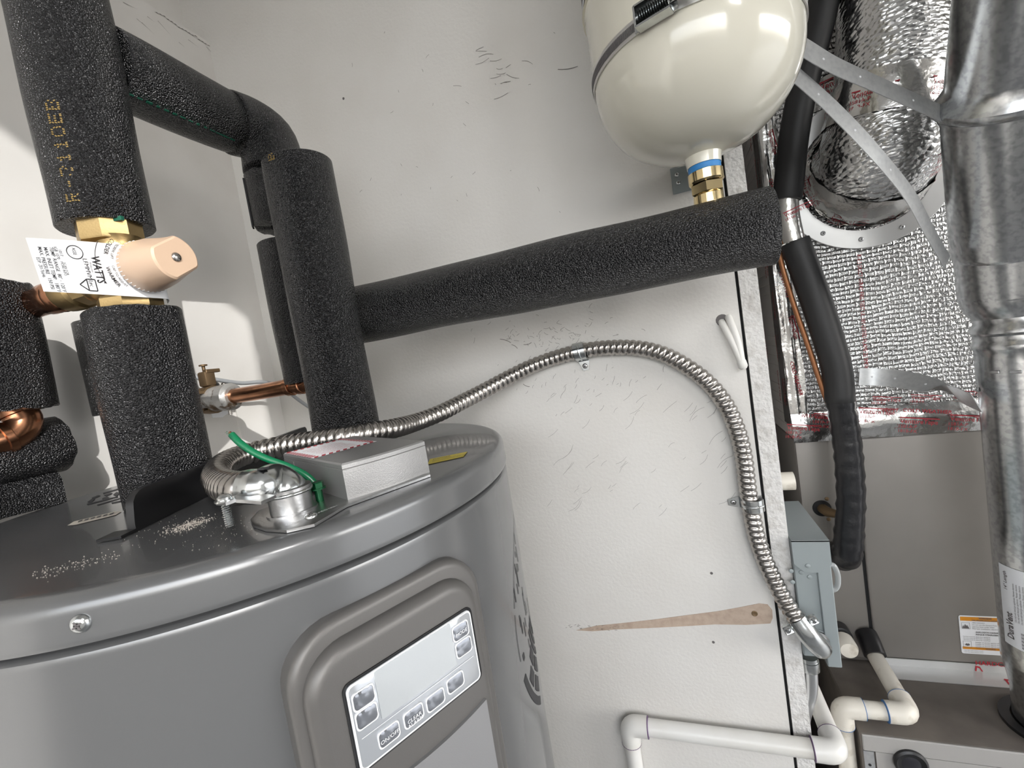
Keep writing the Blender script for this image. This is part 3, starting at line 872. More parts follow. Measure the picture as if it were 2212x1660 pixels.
# green ground wire and screw
gp = [pZ((690, 1068), -0.078), pZ((684, 1050), -0.071), pZ((660, 1026), -0.064), pZ((625, 1008), -0.056), pZ((580, 994), -0.047), pZ((540, 975), -0.038), pZ((515, 952), -0.026), pZ((501, 939), -0.019)]
zs = 0.30
gp = []
for q, y in (((690, 1066), 0.272), ((682, 1048), 0.274), ((660, 1027), 0.272), ((622, 1008), 0.268), ((580, 993), 0.262), ((545, 976), 0.258), ((518, 957), 0.256), ((500, 939), 0.256)):
    gp.append(pY(q, y))
gw = thing('ground_wire', 'green ground wire rising from its screw beside the silver cover', 'wire', gp[0])
path_g = catmull(gp, 6)
obj('wire_insulation', tube(NB(), path_g, 0.0027, 14), M['green'], gw, 60)
b = lathe(NB(), [(0.0013, 0), (0.0013, 0.0025)], gp[-1], path_g[-1] - path_g[-3], 10)
obj('wire_core', b, M['copper'], gw)
b = NB(); d = (gp[-1] - gp[-3]).normalized(); sd = V((0, 0, 1)).cross(d)
cd = (-gp[-2]).normalized(); 
fr_ = (cd - d * cd.dot(d)).normalized()
put_text(b, 'AWG 12 THHN', 0.0032, plane_fn(gp[-3] + fr_ * 0.00285 + d * 0.004, d, d.cross(-fr_)))
obj('wire_print', b, M['greenink'], gw, 0)
gs = pZ((692, 1085), HT + 0.0023)
t = thing('ground_screw', 'green hex grounding screw on the zinc plate', 'screw', gs)
b = lathe(NB(), [(0.0028, 0), (0.0028, 0.010), (0.0058, 0.0102), (0.0058, 0.0112)], gs, (0, 0, 1), 20)
obj('shank', b, M['greenm'], t)
b = lathe(NB(), [(0.0048, 0.0112), (0.0048, 0.0150), (0.004, 0.0158)], gs, (0, 0, 1), 6)
obj('hex_head', b, M['greenm'], t, 20)

# conduit wall straps
def strap(name, label, c, tdir, ear):
    """one-hole strap over the conduit at c (on the wall), conduit direction tdir, ear direction"""
    c = V(c); tdir = V(tdir).normalized(); ear = V(ear).normalized()
    t = thing(name, label, 'conduit strap', c, 'zinc conduit straps on the wall')
    nrm = V((0, -1, 0)); r = 0.0131
    pth = [c - ear * r + nrm * 0.0]
    for k in range(13):
        a = PI * k / 12
        pth.append(c - ear * r * math.cos(a) + nrm * (0.0128 + (r) * math.sin(a)))
    pth = [c - ear * r + nrm * 0.0005] + pth[1:] + [c + ear * (r + 0.001) + nrm * 0.0045, c + ear * (r + 0.003) + nrm * 0.0014, c + ear * (r + 0.018) + nrm * 0.0012]
    b = NB()
    rings = []
    fl = []
    for i, p_ in enumerate(pth):
        tt = (pth[min(i + 1, len(pth) - 1)] - pth[max(i - 1, 0)]).normalized()
        n_ = tt.cross(tdir).normalized()
        wd = 0.0085
        if i == len(pth) - 1: wd = 0.0045
        rings.append([p_ + tdir * wd, p_ - tdir * wd, p_ - tdir * wd + n_ * 0.0011, p_ + tdir * wd + n_ * 0.0011])
    grid_faces(b, rings); bmesh.ops.recalc_face_normals(b, faces=b.faces)
    obj('strap_band', b, M['chrome'], t, 40)
    # stiffening rib
    b = tube(NB(), [p_ + (p_ - (c + nrm * 0.0128)).normalized() * 0.0011 for p_ in pth[3:13]], 0.0016, 8)
    obj('strap_rib', b, M['chrome'], t, 50)
    screw_head(c + ear * (r + 0.011) + nrm * 0.0022, nrm, 0.0042, 0.0026, 'cast', t)
    return t
cs1 = pY((1255, 759), WY); cs2 = pY((1623, 1083), WY)
strap('conduit_strap', 'zinc strap at the top of the conduit arch, ear pointing down', V((cs1.x * 0.995, WY, cs1.z)), (pY((1310, 752), WY) - pY((1200, 773), WY)), (0.12, 0, -1))
strap('conduit_strap', 'zinc strap beside the drywall edge, ear pointing left', V((cs2.x, WY, cs2.z)), (pY((1632, 1150), WY) - pY((1613, 1020), WY)), (-1, 0, 0.0))

# ------------------------------------------------------------------ insulated pipes
def pCyl(q, cx, cy, r):
    d = ray(q); a = d.x ** 2 + d.y ** 2; bb = -(d.x * cx + d.y * cy); c_ = cx * cx + cy * cy - r * r
    k = (-bb - math.sqrt(max(bb * bb - a * c_, 0))) / a
    return d * k

def sleeve(name, label, path, r=0.039, rin=0.0165, seg=44, wob=0.0007, m='foam', cat='pipe sleeve', group=None, ragged=0.0, endcap=True):
    """foam sleeve along a path: outer skin with the pipe hole recessed at each end"""
    path = [V(p) for p in path]
    if len(path) == 2:
        n = max(4, int((path[1] - path[0]).length / 0.02)); path = [path[0].lerp(path[1], i / n) for i in range(n + 1)]
    fr = tframes(path)
    ph = [random.uniform(0, 6.28) for _ in range(6)]
    def ring(p, f, r_, s=0, rag=0):
        x, y, z = f
        out = []
        for j in range(seg):
            a = 2 * PI * j / seg
            rr = r_ + wob * (math.sin(2 * a + ph[0] + s * 21) + 0.6 * math.sin(3 * a + ph[1] - s * 37))
            dz = rag * (math.sin(a * 3 + ph[2]) + 0.7 * math.sin(a * 7 + ph[3]) + 0.5 * math.sin(a * 13 + ph[4]))
            out.append(p + x * math.cos(a) * rr + y * math.sin(a) * rr + z * dz)
        return out
    rings = []
    e0, e1 = fr[0][2], fr[-1][2]
    rings.append(ring(path[0] + e0 * 0.020, fr[0], rin))
    rings.append(ring(path[0] + e0 * 0.0004, fr[0], rin, 0, ragged))
    rings.append(ring(path[0], fr[0], r * 0.965, 0, ragged))
    rings.append(ring(path[0] + e0 * 0.0013, fr[0], r * 0.995, 0, ragged))
    s = 0
    for i in range(len(path)):
        if i: s += (path[i] - path[i - 1]).length
        if i in (0, len(path) - 1): continue
        rings.append(ring(path[i], fr[i], r, s))
    rings.append(ring(path[-1] - e1 * 0.0013, fr[-1], r * 0.995, s, ragged))
    rings.append(ring(path[-1], fr[-1], r * 0.965, s, ragged))
    rings.append(ring(path[-1] - e1 * 0.0004, fr[-1], rin, s, ragged))
    rings.append(ring(path[-1] - e1 * 0.020, fr[-1], rin, s))
    b = grid_faces(NB(), rings)
    bmesh.ops.recalc_face_normals(b, faces=b.faces)
    o = obj(name, b, M[m], None, 48)
    tag(o, label, cat, group)
    return o

LX, LY = -0.487, 0.299      # mixing valve column
sl_up = sleeve('foam_pipe_sleeve', 'thick black foam sleeve with gold print above the mixing valve', [(-0.505, 0.303, 0.184), (-0.505, 0.303, 0.95)], 0.0392, 0.024)
sleeve('foam_pipe_sleeve', 'short black foam sleeve between mixing valve and heater lid', [(-0.484, 0.297, HT + 0.0006), (-0.484, 0.297, 0.0985)], 0.0388, 0.024, ragged=0.0006)
s_top = sleeve('foam_pipe_sleeve', 'black foam sleeve running back along the ceiling-side from the gold printed sleeve', [(-0.512, 0.340, 0.365), (-0.512, 0.478, 0.365)], 0.0385)
s_top['label'] = 'horizontal black foam sleeve behind the gold-printed sleeve with green seam underneath'
el = catmull([(-0.511, 0.4788, 0.365), (-0.507, 0.507, 0.367), (-0.499, 0.524, 0.356), (-0.493, 0.523, 0.330), (-0.490, 0.518, 0.300)], 4)
sleeve('foam_elbow_sleeve', 'bent black foam elbow behind the top of the front sleeve', el, 0.0392)
s_b1 = sleeve('foam_pipe_sleeve', 'short black foam sleeve with an open slit below the foam elbow', [(-0.490, 0.516, 0.228), (-0.490, 0.516, 0.2985)], 0.0375, ragged=0.0012)
sleeve('foam_pipe_sleeve', 'black foam sleeve ending above the bare copper elbow', [(-0.490, 0.516, 0.006), (-0.490, 0.516, 0.205)], 0.0378)
s_f = sleeve('foam_pipe_sleeve', 'upright black foam sleeve in front, rising behind the silver cover', [(-0.385, 0.447, HT + 0.0006), (-0.385, 0.447, 0.264)], 0.0390, 0.012)
s_h = sleeve('foam_pipe_sleeve', 'long horizontal black foam sleeve below the expansion tank', [(-0.415, 0.532, 0.087), (0.116, 0.532, 0.087)], 0.0390, 0.012)
sleeve('foam_pipe_sleeve', 'black foam sleeve at the left edge hanging from the copper union', [(-0.668, 0.271, 0.022), (-0.668, 0.271, 0.158)], 0.0388, ragged=0.001)
sleeve('foam_pipe_sleeve', 'dark foam sleeve half hidden behind the valve column by the left wall', [(-0.700, 0.400, 0.004), (-0.700, 0.400, 0.128)], 0.0385)
p0 = pX((128, 960), -0.690)
sleeve('foam_pipe_sleeve', 'lying black foam sleeve under the copper elbow at the left edge', [p0, (-0.690, p0.y - 0.22, p0.z)], 0.0330, 0.010, ragged=0.0008)
# slab of foam on the lid
b = NB()
prof = [(0, 0), (0.066, 0), (0.066, 0.028), (0.060, 0.037), (0.035, 0.041), (0.0, 0.038)]
rings = []
for k in range(9):
    y = 0.303 - 0.026 * k
    rings.append([V((-0.740 + u, y, HT + 0.0015 + v * (1 - (0.14 if 3 <= k else 0.0) - (0.1 if k >= 5 else 0)) + 0.001 * math.sin(k * 2.1 + u * 60))) for u, v in prof])
grid_faces(b, rings); bmesh.ops.recalc_face_normals(b, faces=b.faces)
o = obj('foam_offcut', b, M['foam'], None, 40)
tag(o, 'flat black foam offcut on the heater lid at the left edge', 'foam')
# adhesive seam strips and gold print (parts of their sleeves)
b = NB()
for k in range(14):
    y = 0.345 + 0.009 * k
    a = R_(250)
    obox(b, V((-0.512 + 0.0386 * math.cos(R_(-62)), y, 0.365 + 0.0386 * math.sin(R_(-62)))), (0, 1, 0), (0.88, 0, 0.47), (0.47, 0, -0.88), random.uniform(0.0012, 0.0045), random.uniform(0.0004, 0.0012), 0.0005)
obj('adhesive_seam', b, M['greencut'], s_top, 0)
b = NB(); obox(b, V((-0.490 + 0.0378 * math.cos(R_(222)), 0.516 + 0.0378 * math.sin(R_(222)), 0.262)), (0, 0, 1), (math.cos(R_(132)), math.sin(R_(132)), 0), (math.cos(R_(222)), math.sin(R_(222)), 0), 0.033, 0.006, 0.001)
obj('open_slit', b, M['foam_cut'], s_b1, 0)
b = NB(); pth = pCyl((332, 480), -0.505, 0.303, 0.0392)
obox(b, V((-0.505 + 0.030, 0.303 - 0.012, 0.1835)), (1, 0.3, 0), (-0.3, 1, 0), (0, 0, 1), 0.010, 0.0016, 0.002)
obj('adhesive_seam', b, M['greencut'], sl_up, 0)
def dots(bm, s, size, org_th, cx, cy, r, z0, up=True, step=0.00115):
    """dot-matrix print on a vertical sleeve; s reads along z"""
    FONT = {'R': '11110 10001 11110 10100 10010', '2': '11110 00001 01110 10000 11111', '1': '00100 01100 00100 00100 01110', '0': '01110 10001 10001 10001 01110', '8': '01110 10001 01110 10001 01110', 'E': '11111 10000 11110 10000 11111', '-': '00000 00000 01110 00000 00000', '/': '00001 00010 00100 01000 10000', 'B': '11110 10001 11110 10001 11110', ' ': '00000 00000 00000 00000 00000'}
    z = z0
    for ch in s:
        rows = FONT[ch].split()
        for i, row in enumerate(rows):
            for j, c_ in enumerate(row):
                if c_ == '1' and random.random() < 0.93:
                    for rep in range(2):
                        zz = z + j * size / 5 + random.uniform(-0.0004, 0.0004); th = org_th + (i * size / 5 * 1.2 + rep * step * 0.6) / r
                        p_ = V((cx + (r + 0.0009) * math.cos(th), cy + (r + 0.0009) * math.sin(th), zz))
                        tz = V((-math.sin(th), math.cos(th), 0)) * 0.0005; uz = V((0, 0, 0.0005))
                        bm.faces.new([bm.verts.new(p_ + a) for a in (-tz - uz, tz - uz, tz + uz, -tz + uz)])
        z += size * 1.25
b = NB()
pa = pCyl((150, 450), -0.505, 0.303, 0.0392); th = math.atan2(pa.y - 0.303, pa.x + 0.505)
dots(b, 'R-2110EB', 0.0092, th, -0.505, 0.303, 0.0392, 0.198)
obj('gold_lettering', b, M['gold'], sl_up, 0)
b = NB(); pa = pCyl((585, 362), -0.385, 0.447, 0.039); th = math.atan2(pa.y - 0.447, pa.x + 0.385)
dots(b, 'B', 0.0075, th, -0.385, 0.447, 0.039, 0.2545)
obj('gold_lettering', b, M['gold'], s_f, 0)

# bare pipes inside the sleeves
def pipe(name, label, path, r, m, cat='pipe', seg=20):
    o = obj(name, tube(NB(), path, r, seg), M[m], None, 50); return tag(o, label, cat)

# ------------------------------------------------------------------ mixing valve
mv = thing('mixing_valve', 'brass thermostatic mixing valve with tan knob', 'valve', (LX, LY, 0.099))
def nut(c, axis, r, h, m, parent, n=8, name='union_nut'):
    b = lathe(NB(), [(r * 0.80, 0), (r * 0.97, 0.0012), (r, 0.003), (r, h - 0.003), (r * 0.95, h - 0.001), (r * 0.80, h)], c, axis, n)
    return obj(name, b, M[m], parent, 25)
nut((LX - 0.008, LY, 0.1655), (0, 0, 1), 0.0262, 0.027, 'brass', mv)
nut((LX, LY, 0.0995), (0, 0, 1), 0.0262, 0.0135, 'brass', mv)
b = NB()
lathe(b, [(0.0165, 0.105), (0.0175, 0.112), (0.0205, 0.118), (0.0215, 0.135), (0.0205, 0.150), (0.0165, 0.156), (0.0160, 0.164), (0.019, 0.170)], (LX, LY, 0), (0, 0, 1), 32)
obj('valve_body', b, M['brass'], mv)
b = NB()
lathe(b, [(0.017, 0.0), (0.0205, 0.006), (0.022, 0.014), (0.0235, 0.020), (0.0245, 0.024), (0.022, 0.030), (0.0225, 0.034), (0.0185, 0.040)], (LX - 0.004, LY, 0.135), (-1, 0, 0), 32)
obj('outlet_body', b, M['brass'], mv)
b = NB(); lathe(b, [(0.016, 0.0), (0.0185, 0.002), (0.0185, 0.022), (0.016, 0.024)], (LX - 0.042, LY, 0.135), (-1, 0, 0), 8); lathe(b, [(0.0165, 0.024), (0.0195, 0.027), (0.0205, 0.034), (0.0195, 0.050), (0.016, 0.054)], (LX - 0.042, LY, 0.135), (-1, 0, 0), 28)
obj('outlet_hex', b, M['brass'], mv, 25)
b = NB(); lathe(b, [(0.019, 0.0), (0.021, 0.003), (0.020, 0.020), (0.024, 0.024), (0.024, 0.028)], (LX, LY, 0.135), (1, 0, 0), 24)
obj('bonnet', b, M['brass'], mv)
# knob
b = NB()
kc = V((LX + 0.0345, LY - 0.003, 0.1345))
def kring(x, r, flat, ins=0.0):
    out = []
    for j in range(48):
        a = 2 * PI * j / 48 + 0.0
        y, z = r * math.cos(a), r * math.sin(a)
        u = y * math.cos(0.55) + z * math.sin(0.55); v = -y * math.sin(0.55) + z * math.cos(0.55)
        v = max(-flat, min(flat, v))
        y, z = u * math.cos(0.55) - v * math.sin(0.55), u * math.sin(0.55) + v * math.cos(0.55)
        out.append(kc + V((x, y, z)))
    return out
grid_faces(b, [kring(0, 0.0232, 1), kring(0.002, 0.0240, 1), kring(0.016, 0.0232, 0.0225), kring(0.040, 0.0212, 0.0165), kring(0.0425, 0.0205, 0.0158), kring(0.044, 0.0188, 0.0142)])
bmesh.ops.recalc_face_normals(b, faces=b.faces)
kn = obj('knob', b, M['knob'], mv, 28, 'tan plastic adjusting knob')
b = lathe(NB(), [(0.0045, 0), (0.0045, 0.0008), (0.0034, 0.0022), (0.001, 0.003)], kc + V((0.0435, 0, 0.0)), (1, 0, 0), 20)
obj('knob_screw', b, M['steel'], kn)
b = NB()
for k in range(40):
    a = 2 * PI * k / 40
    obox(b, kc + V((0.003, 0.0239 * math.cos(a), 0.0239 * math.sin(a))), (1, 0, 0), (0, -math.sin(a), math.cos(a)), (0, math.cos(a), math.sin(a)), 0.0016, 0.0003, 0.0004)
obj('scale_ticks', b, M['white'], kn, 0)
# copper tail and union left of the valve
t = thing('copper_union', 'copper sweat union left of the mixing valve', 'fitting', (-0.62, LY, 0.115))
b = lathe(NB(), [(0.0155, 0.0), (0.0175, 0.003), (0.0175, 0.012), (0.0155, 0.014), (0.0165, 0.018), (0.0165, 0.030), (0.0145, 0.033), (0.0145, 0.060)], (LX - 0.096, LY, 0.135), (-1, 0, 0), 28)
obj('union_body', b, M['copper'], t)
el = catmull([(-0.630, LY, 0.135), (-0.645, LY - 0.002, 0.134), (-0.658, LY - 0.012, 0.128), (-0.667, LY - 0.024, 0.112), (-0.668, LY - 0.028, 0.085)], 5)
obj('elbow', tube(NB(), el, 0.0145, 22), M['copper'], t, 50)
# copper elbow below the far left sleeve
t = thing('copper_elbow', 'polished copper elbow under the left-edge foam sleeve', 'fitting', (-0.695, 0.28, 0.0))
ec0 = pX((85, 918), -0.672)
el = catmull([(-0.668, 0.273, 0.060), (-0.668, 0.275, 0.030), (-0.664, 0.278, 0.010), (-0.664, 0.266, -0.004), (-0.668, 0.238, -0.008)], 6)
obj('elbow_body', tube(NB(), el, 0.0155, 24), M['copper'], t, 50)
for pp, ax in ((el[8], el[9] - el[7]), (el[19], el[20] - el[18])):
    b = lathe(NB(), [(0.0155, -0.004), (0.0172, -0.003), (0.0172, 0.003), (0.0155, 0.004)], pp, ax, 24)
    obj('solder_ring', b, M['copper'], t)
# paper tag around the knob
TL, BL_, TR, BR = (0.2155, 0.1475), (0.2190, 0.1060), (0.326, 0.158), (0.327, 0.1065)
XT = LX + 0.0325
def tagfn(a, bb, off=0.0):
    """a: 0..1 reading direction (downwards), bb: 0..1 along the strip"""
    y = (TL[0] * (1 - a) + BL_[0] * a) * (1 - bb) + (TR[0] * (1 - a) + BR[0] * a) * bb
    z = (TL[1] * (1 - a) + BL_[1] * a) * (1 - bb) + (TR[1] * (1 - a) + BR[1] * a) * bb
    cur = 0.0
    if bb > 0.86: cur = -((bb - 0.86) / 0.14) ** 1.5 * 0.022
    wave = 0.002 * math.sin(bb * 5.0) * (1 - a * 0.5)
    return V((XT + cur + wave + off, y, z))
b = NB()
HY, HZ, HR = LY - 0.003, 0.1345, 0.0225
front, back = [], []
NA, NBB = 10, 34
g = [[tagfn(i / NA, j / NBB) for j in range(NBB + 1)] for i in range(NA + 1)]
vf = [[b.verts.new(p_) for p_ in row] for row in g]; vb = [[b.verts.new(p_ - V((0.0004, 0, 0))) for p_ in row] for row in g]
for i in range(NA):
    for j in range(NBB):
        cc = (g[i][j] + g[i + 1][j + 1]) / 2
        if (cc.y - HY) ** 2 + (cc.z - HZ) ** 2 < 0.016 ** 2: continue
        b.faces.new((vf[i][j], vf[i][j + 1], vf[i + 1][j + 1], vf[i + 1][j]))
        b.faces.new((vb[i][j], vb[i + 1][j], vb[i + 1][j + 1], vb[i][j + 1]))
for v in [v for v in b.verts if not v.link_faces]: b.verts.remove(v)
tagm = obj('paper_tag', b, M['white'], None, 60)
tag(tagm, 'white printed paper tag hung around the tan valve knob', 'tag')
b = NB()
def tline(s, a0, bb0, size, sx=1.0, bold=0.0):
    LA, LB = 0.0425, 0.108
    put_text(b, s, size, lambda u, v: tagfn(a0 + u / LA, bb0 + v / LB, 0.0004), sx=sx, bold=bold)
def tq(s, q, size, sx=1.0, bold=0.0):
    P = pX(q, XT); a0 = (TL[1] + (TR[1] - TL[1]) * 0.3 - P.z) / 0.0425; bb0 = (P.y - 0.217) / 0.108
    tline(s, a0, bb0, size, sx, bold)
tq('EDP. 20176646', (76, 549), 0.0032, 0.8); tq('MAX. PRESSURE   150 PSI', (81, 527), 0.0034, 0.92, 0.004)
tq('MAX. INLET TEMP.  180\u00b0F', (93, 529), 0.0034, 0.95, 0.004); tq('TEMP. RANGE  80\u00b0 - 120\u00b0F', (105, 529), 0.0034, 0.93, 0.004)
tq('IGB 1070', (114, 529), 0.0030, 0.9); tq('1017', (124, 537), 0.0030, 0.9)
tq('MORE INFO', (126, 561), 0.0024, 0.9); tq('SCAN FOR', (132, 563), 0.0024, 0.9)
tq('LFMMVM1', (174, 558), 0.0046, 0.95); tq('WATTS', (192, 553), 0.0088, 0.74, 0.02); tq('Watts.com', (188, 566), 0.0020, 0.9)
def ringmark(a0, bb0, r, wd, n=28):
    A, B2 = [], []
    for k in range(n):
        t_ = 2 * PI * k / n
        for Lx, rr in ((A, r), (B2, r - wd)):
            Lx.append(b.verts.new(tagfn(a0 + rr * math.cos(t_) / 0.0425, bb0 + rr * math.sin(t_) / 0.108, 0.0004)))
    for k in range(n): b.faces.new((A[k], A[(k + 1) % n], B2[(k + 1) % n], B2[k]))
ringmark(0.22, 0.250, 0.0056, 0.0006); tline('ASSE', 0.135, 0.237, 0.0034, 0.85)
# shield mark
for pa_, pb_ in (((0.72, 0.275), (0.94, 0.275)), ((0.94, 0.275), (0.94, 0.33)), ((0.94, 0.33), (0.72, 0.33)), ((0.72, 0.33), (0.72, 0.275)), ((0.72, 0.275), (0.83, 0.225)), ((0.94, 0.275), (0.83, 0.225))):
    da, db = (pb_[0] - pa_[0]) * 0.0425, (pb_[1] - pa_[1]) * 0.108; Ls = math.hypot(da, db); nx, ny = -db / Ls * 0.0004, da / Ls * 0.0004
    b.faces.new([b.verts.new(tagfn(pa_[0] + k1 * da / 0.0425 + s1 * nx / 0.0425, pa_[1] + k1 * db / 0.108 + s1 * ny / 0.108, 0.0004)) for k1, s1 in ((0, -1), (1, -1), (1, 1), (0, 1))])
tline('UPC', 0.75, 0.285, 0.0032, 0.85)
# arc lettering around the knob
def arctext(s, r, a_start, size, bold=0.01):
    def fn(u, v):
        a = a_start + u / r; rr = r - v
        rr2 = r - v
        y = HY - rr2 * math.cos(a); z = HZ - rr2 * math.sin(a)
        return V((XT + 0.0008 + 0.002 * math.sin((y - 0.2155) / 0.11 * 5.0) * 0.75, y, z))
    put_text(b, s, size, fn, bold=bold)
arctext('WARMER', 0.0325, 0.10, 0.0046, 0.008); arctext('COLDER', 0.0325, -0.80, 0.0046, 0.008); arctext('CAP TO ADJUST', 0.0272, 0.06, 0.0029, 0.004); arctext('UNSCREW, LIFT', 0.0272, -0.92, 0.0029, 0.004)
# double arrow
for k in range(12):
    a = -0.5 + k / 12
    rr = 0.0385
    b.faces.new([b.verts.new(V((XT + 0.0009 + 0.0014 * math.sin((HY - rr * math.cos(a) - 0.2155) / 0.11 * 5.0), HY - r_ * math.cos(a_), HZ - r_ * math.sin(a_)))) for a_, r_ in ((a, rr), (a + 1 / 12, rr), (a + 1 / 12, rr + 0.0005), (a, rr + 0.0005))])
obj('tag_lettering', b, M['ink'], tagm, 0)

# ------------------------------------------------------------------ supply pipe at the left wall
PYY, PZZ = 0.516, 0.002
t = thing('supply_pipe', 'painted steel supply stub from the left wall', 'pipe', (-0.70, PYY, PZZ - 0.017))
b = NB(); lathe(b, [(0.0165, 0), (0.0165, 0.055), (0.0195, 0.058), (0.0205, 0.080), (0.0190, 0.083), (0.0190, 0.088), (0.0215, 0.091), (0.0215, 0.106), (0.0165, 0.112)], (WX, PYY, PZZ), (1, 0, 0), 28)
obj('steel_stub', b, M['iron'], t)
cp = thing('copper_supply_pipe', 'bare copper pipe with elbow below the back foam sleeve', 'pipe', (-0.58, PYY, PZZ - 0.012))
el = catmull([(-0.655, PYY, PZZ), (-0.60, PYY, PZZ), (-0.530, PYY, PZZ + 0.001), (-0.502, PYY, PZZ + 0.001), (-0.491, PYY, PZZ + 0.010), (-0.490, PYY, PZZ + 0.032)], 6)
obj('pipe_run', tube(NB(), el, 0.0118, 22), M['copper'], cp, 50)
for x in (-0.532, -0.512):
    obj('coupling_ring', lathe(NB(), [(0.0118, -0.005), (0.0140, -0.004), (0.0140, 0.004), (0.0118, 0.005)], (x, PYY, PZZ + 0.001), (1, 0, 0), 22), M['copper'], cp)
gc = thing('ground_clamp', 'bronze ground clamp bolted around the steel stub', 'clamp', (-0.70, PYY, PZZ - 0.03))
XC = -0.700
for sg in (1, -1):
    b = NB()
    pth = [V((XC, PYY - 0.033, PZZ + sg * 0.014)), V((XC, PYY - 0.022, PZZ + sg * 0.014))] + [V((XC, PYY - 0.019 * math.cos(a), PZZ + sg * (0.004 + 0.0165 * math.sin(a)))) for a in (0.6, 1.0, 1.57, 2.1, 2.5)] + [V((XC, PYY + 0.022, PZZ + sg * 0.014)), V((XC, PYY + 0.033, PZZ + sg * 0.014))]
    ribbon(b, pth, lambda i: (0, 0, 1) if i in (0, 1, 7, 8) else (pth[i] - V((XC, PYY, PZZ))), 0.020, 0.0045)
    obj('clamp_jaw', b, M['bronze'], gc, 40)
for sy in (-0.028, 0.028):
    b = lathe(NB(), [(0.0028, -0.030), (0.0028, 0.020), (0.0052, 0.0202), (0.0052, 0.024), (0.003, 0.026)], (XC, PYY + sy, PZZ), (0, 0, 1), 16)
    obj('clamp_screw', b, M['steel'], gc)
b = NB()
obox(b, V((XC, PYY, PZZ + 0.034)), (1, 0, 0), (0, 1, 0), (0, 0, 1), 0.009, 0.009, 0.012, 0.003, 2)
obox(b, V((XC + 0.006, PYY + 0.006, PZZ + 0.046)), (1, 0, 0), (0, 1, 0), (0, 0, 1), 0.004, 0.012, 0.003, 0.001, 1)
obj('wire_lug', b, M['bronze'], gc, 30)
b = lathe(NB(), [(0.0025, 0), (0.0025, 0.010), (0.0060, 0.0102), (0.0060, 0.0125), (0.003, 0.013)], (XC, PYY - 0.002, PZZ + 0.045), (0, 0, 1), 16)
obj('lug_screw', b, M['bronze'], gc)
pth = catmull([pX((395, 790), -0.735), pX((430, 818), -0.72), pX((470, 832), -0.71), (XC + 0.002, PYY + 0.004, PZZ + 0.033), pX((520, 828), -0.692), pX((570, 826), -0.688), pX((612, 840), -0.68), pX((650, 868), -0.675), pX((690, 895), -0.67)], 6)
pipe('bonding_wire', 'grey bonding wire running through the bronze clamp', pth, 0.0034, 'wiregrey', 'wire', 12)
# short chip of plaster under the clamp
b = NB(); pts_ = [(455, 888), (490, 884), (492, 893), (480, 902), (458, 903)]
prism(b, [(pX(q, WX).y, pX(q, WX).z) for q in pts_], (WX, 0, 0), (0, 1, 0), (0, 0, 1), (0.0012, 0, 0))
obj('plaster_chip', b, M['white'], wall_left, 0)

# ------------------------------------------------------------------ expansion tank
TX, TY = 0.061, 0.540
tk = thing('expansion_tank', 'cream enamelled expansion tank above the long foam sleeve', 'tank', (TX, TY, 0.15))
prof = [(0.010, 0.1655), (0.0172, 0.1655), (0.0178, 0.172), (0.0185, 0.1755), (0.024, 0.1778)]
for k in range(3, 19):
    a = PI / 2 * k / 18
    prof.append((0.1015 * math.sin(a) ** 0.93, 0.268 - 0.092 * math.cos(a) ** 0.92))
prof += [(0.1015, 0.272), (0.1015, 0.338), (0.1015, 0.34), (0.1022, 0.343), (0.1030, 0.3455), (0.1022, 0.348), (0.1015, 0.351), (0.1015, 0.60), (0.09, 0.65), (0.05, 0.68), (0.0, 0.69)]
b = lathe(NB(), prof, (TX, TY, 0), (0, 0, 1), 96)
obj('shell', b, M['tank'], tk, 40)
b = lathe(NB(), [(0.1012, 0.3425), (0.1035, 0.344), (0.1042, 0.3455), (0.1035, 0.347), (0.1012, 0.3485)], (TX, TY, 0), (0, 0, 1), 96, False, False)
obj('weld_seam', b, M['seam'], tk, 50)
def tanks(th, z, r=0.1022): return V((TX + r * math.cos(th), TY + r * math.sin(th), z))
def tank_patch(th0, th1, z0, z1, m, name, n=24, r=0.1021):
    b = NB(); A = [b.verts.new(tanks(th0 + (th1 - th0) * k / n, z0, r)) for k in range(n + 1)]; B2 = [b.verts.new(tanks(th0 + (th1 - th0) * k / n, z1, r)) for k in range(n + 1)]
    for k in range(n): b.faces.new((A[k], A[k + 1], B2[k + 1], B2[k]))
    return obj(name, b, M[m], tk, 40)
tank_patch(R_(150), R_(214), 0.3575, 0.52, 'lblblack', 'black_label')
tank_patch(R_(150), R_(215), 0.3530, 0.3575, 'white', 'label_border')
b = NB()
for k, s in enumerate(('WARNING', 'TANK PRE-CHARGE', 'POTABLE WATER')):
    put_text(b, s, 0.012, lambda u, v, k=k: tanks(R_(176) + u / 0.1025, 0.364 + 0.016 * k + v, 0.1026))
obj('label_lettering', b, M['white'], tk, 0)
# bottom nipple thread tape and inlet stub
b = NB(); lathe(b, [(0.0128, 0.1585), (0.0160, 0.1595), (0.0165, 0.164), (0.0160, 0.167)], (TX, TY, 0), (0, 0, 1), 28)
o = obj('thread_tape', b, M['blue'], tk)
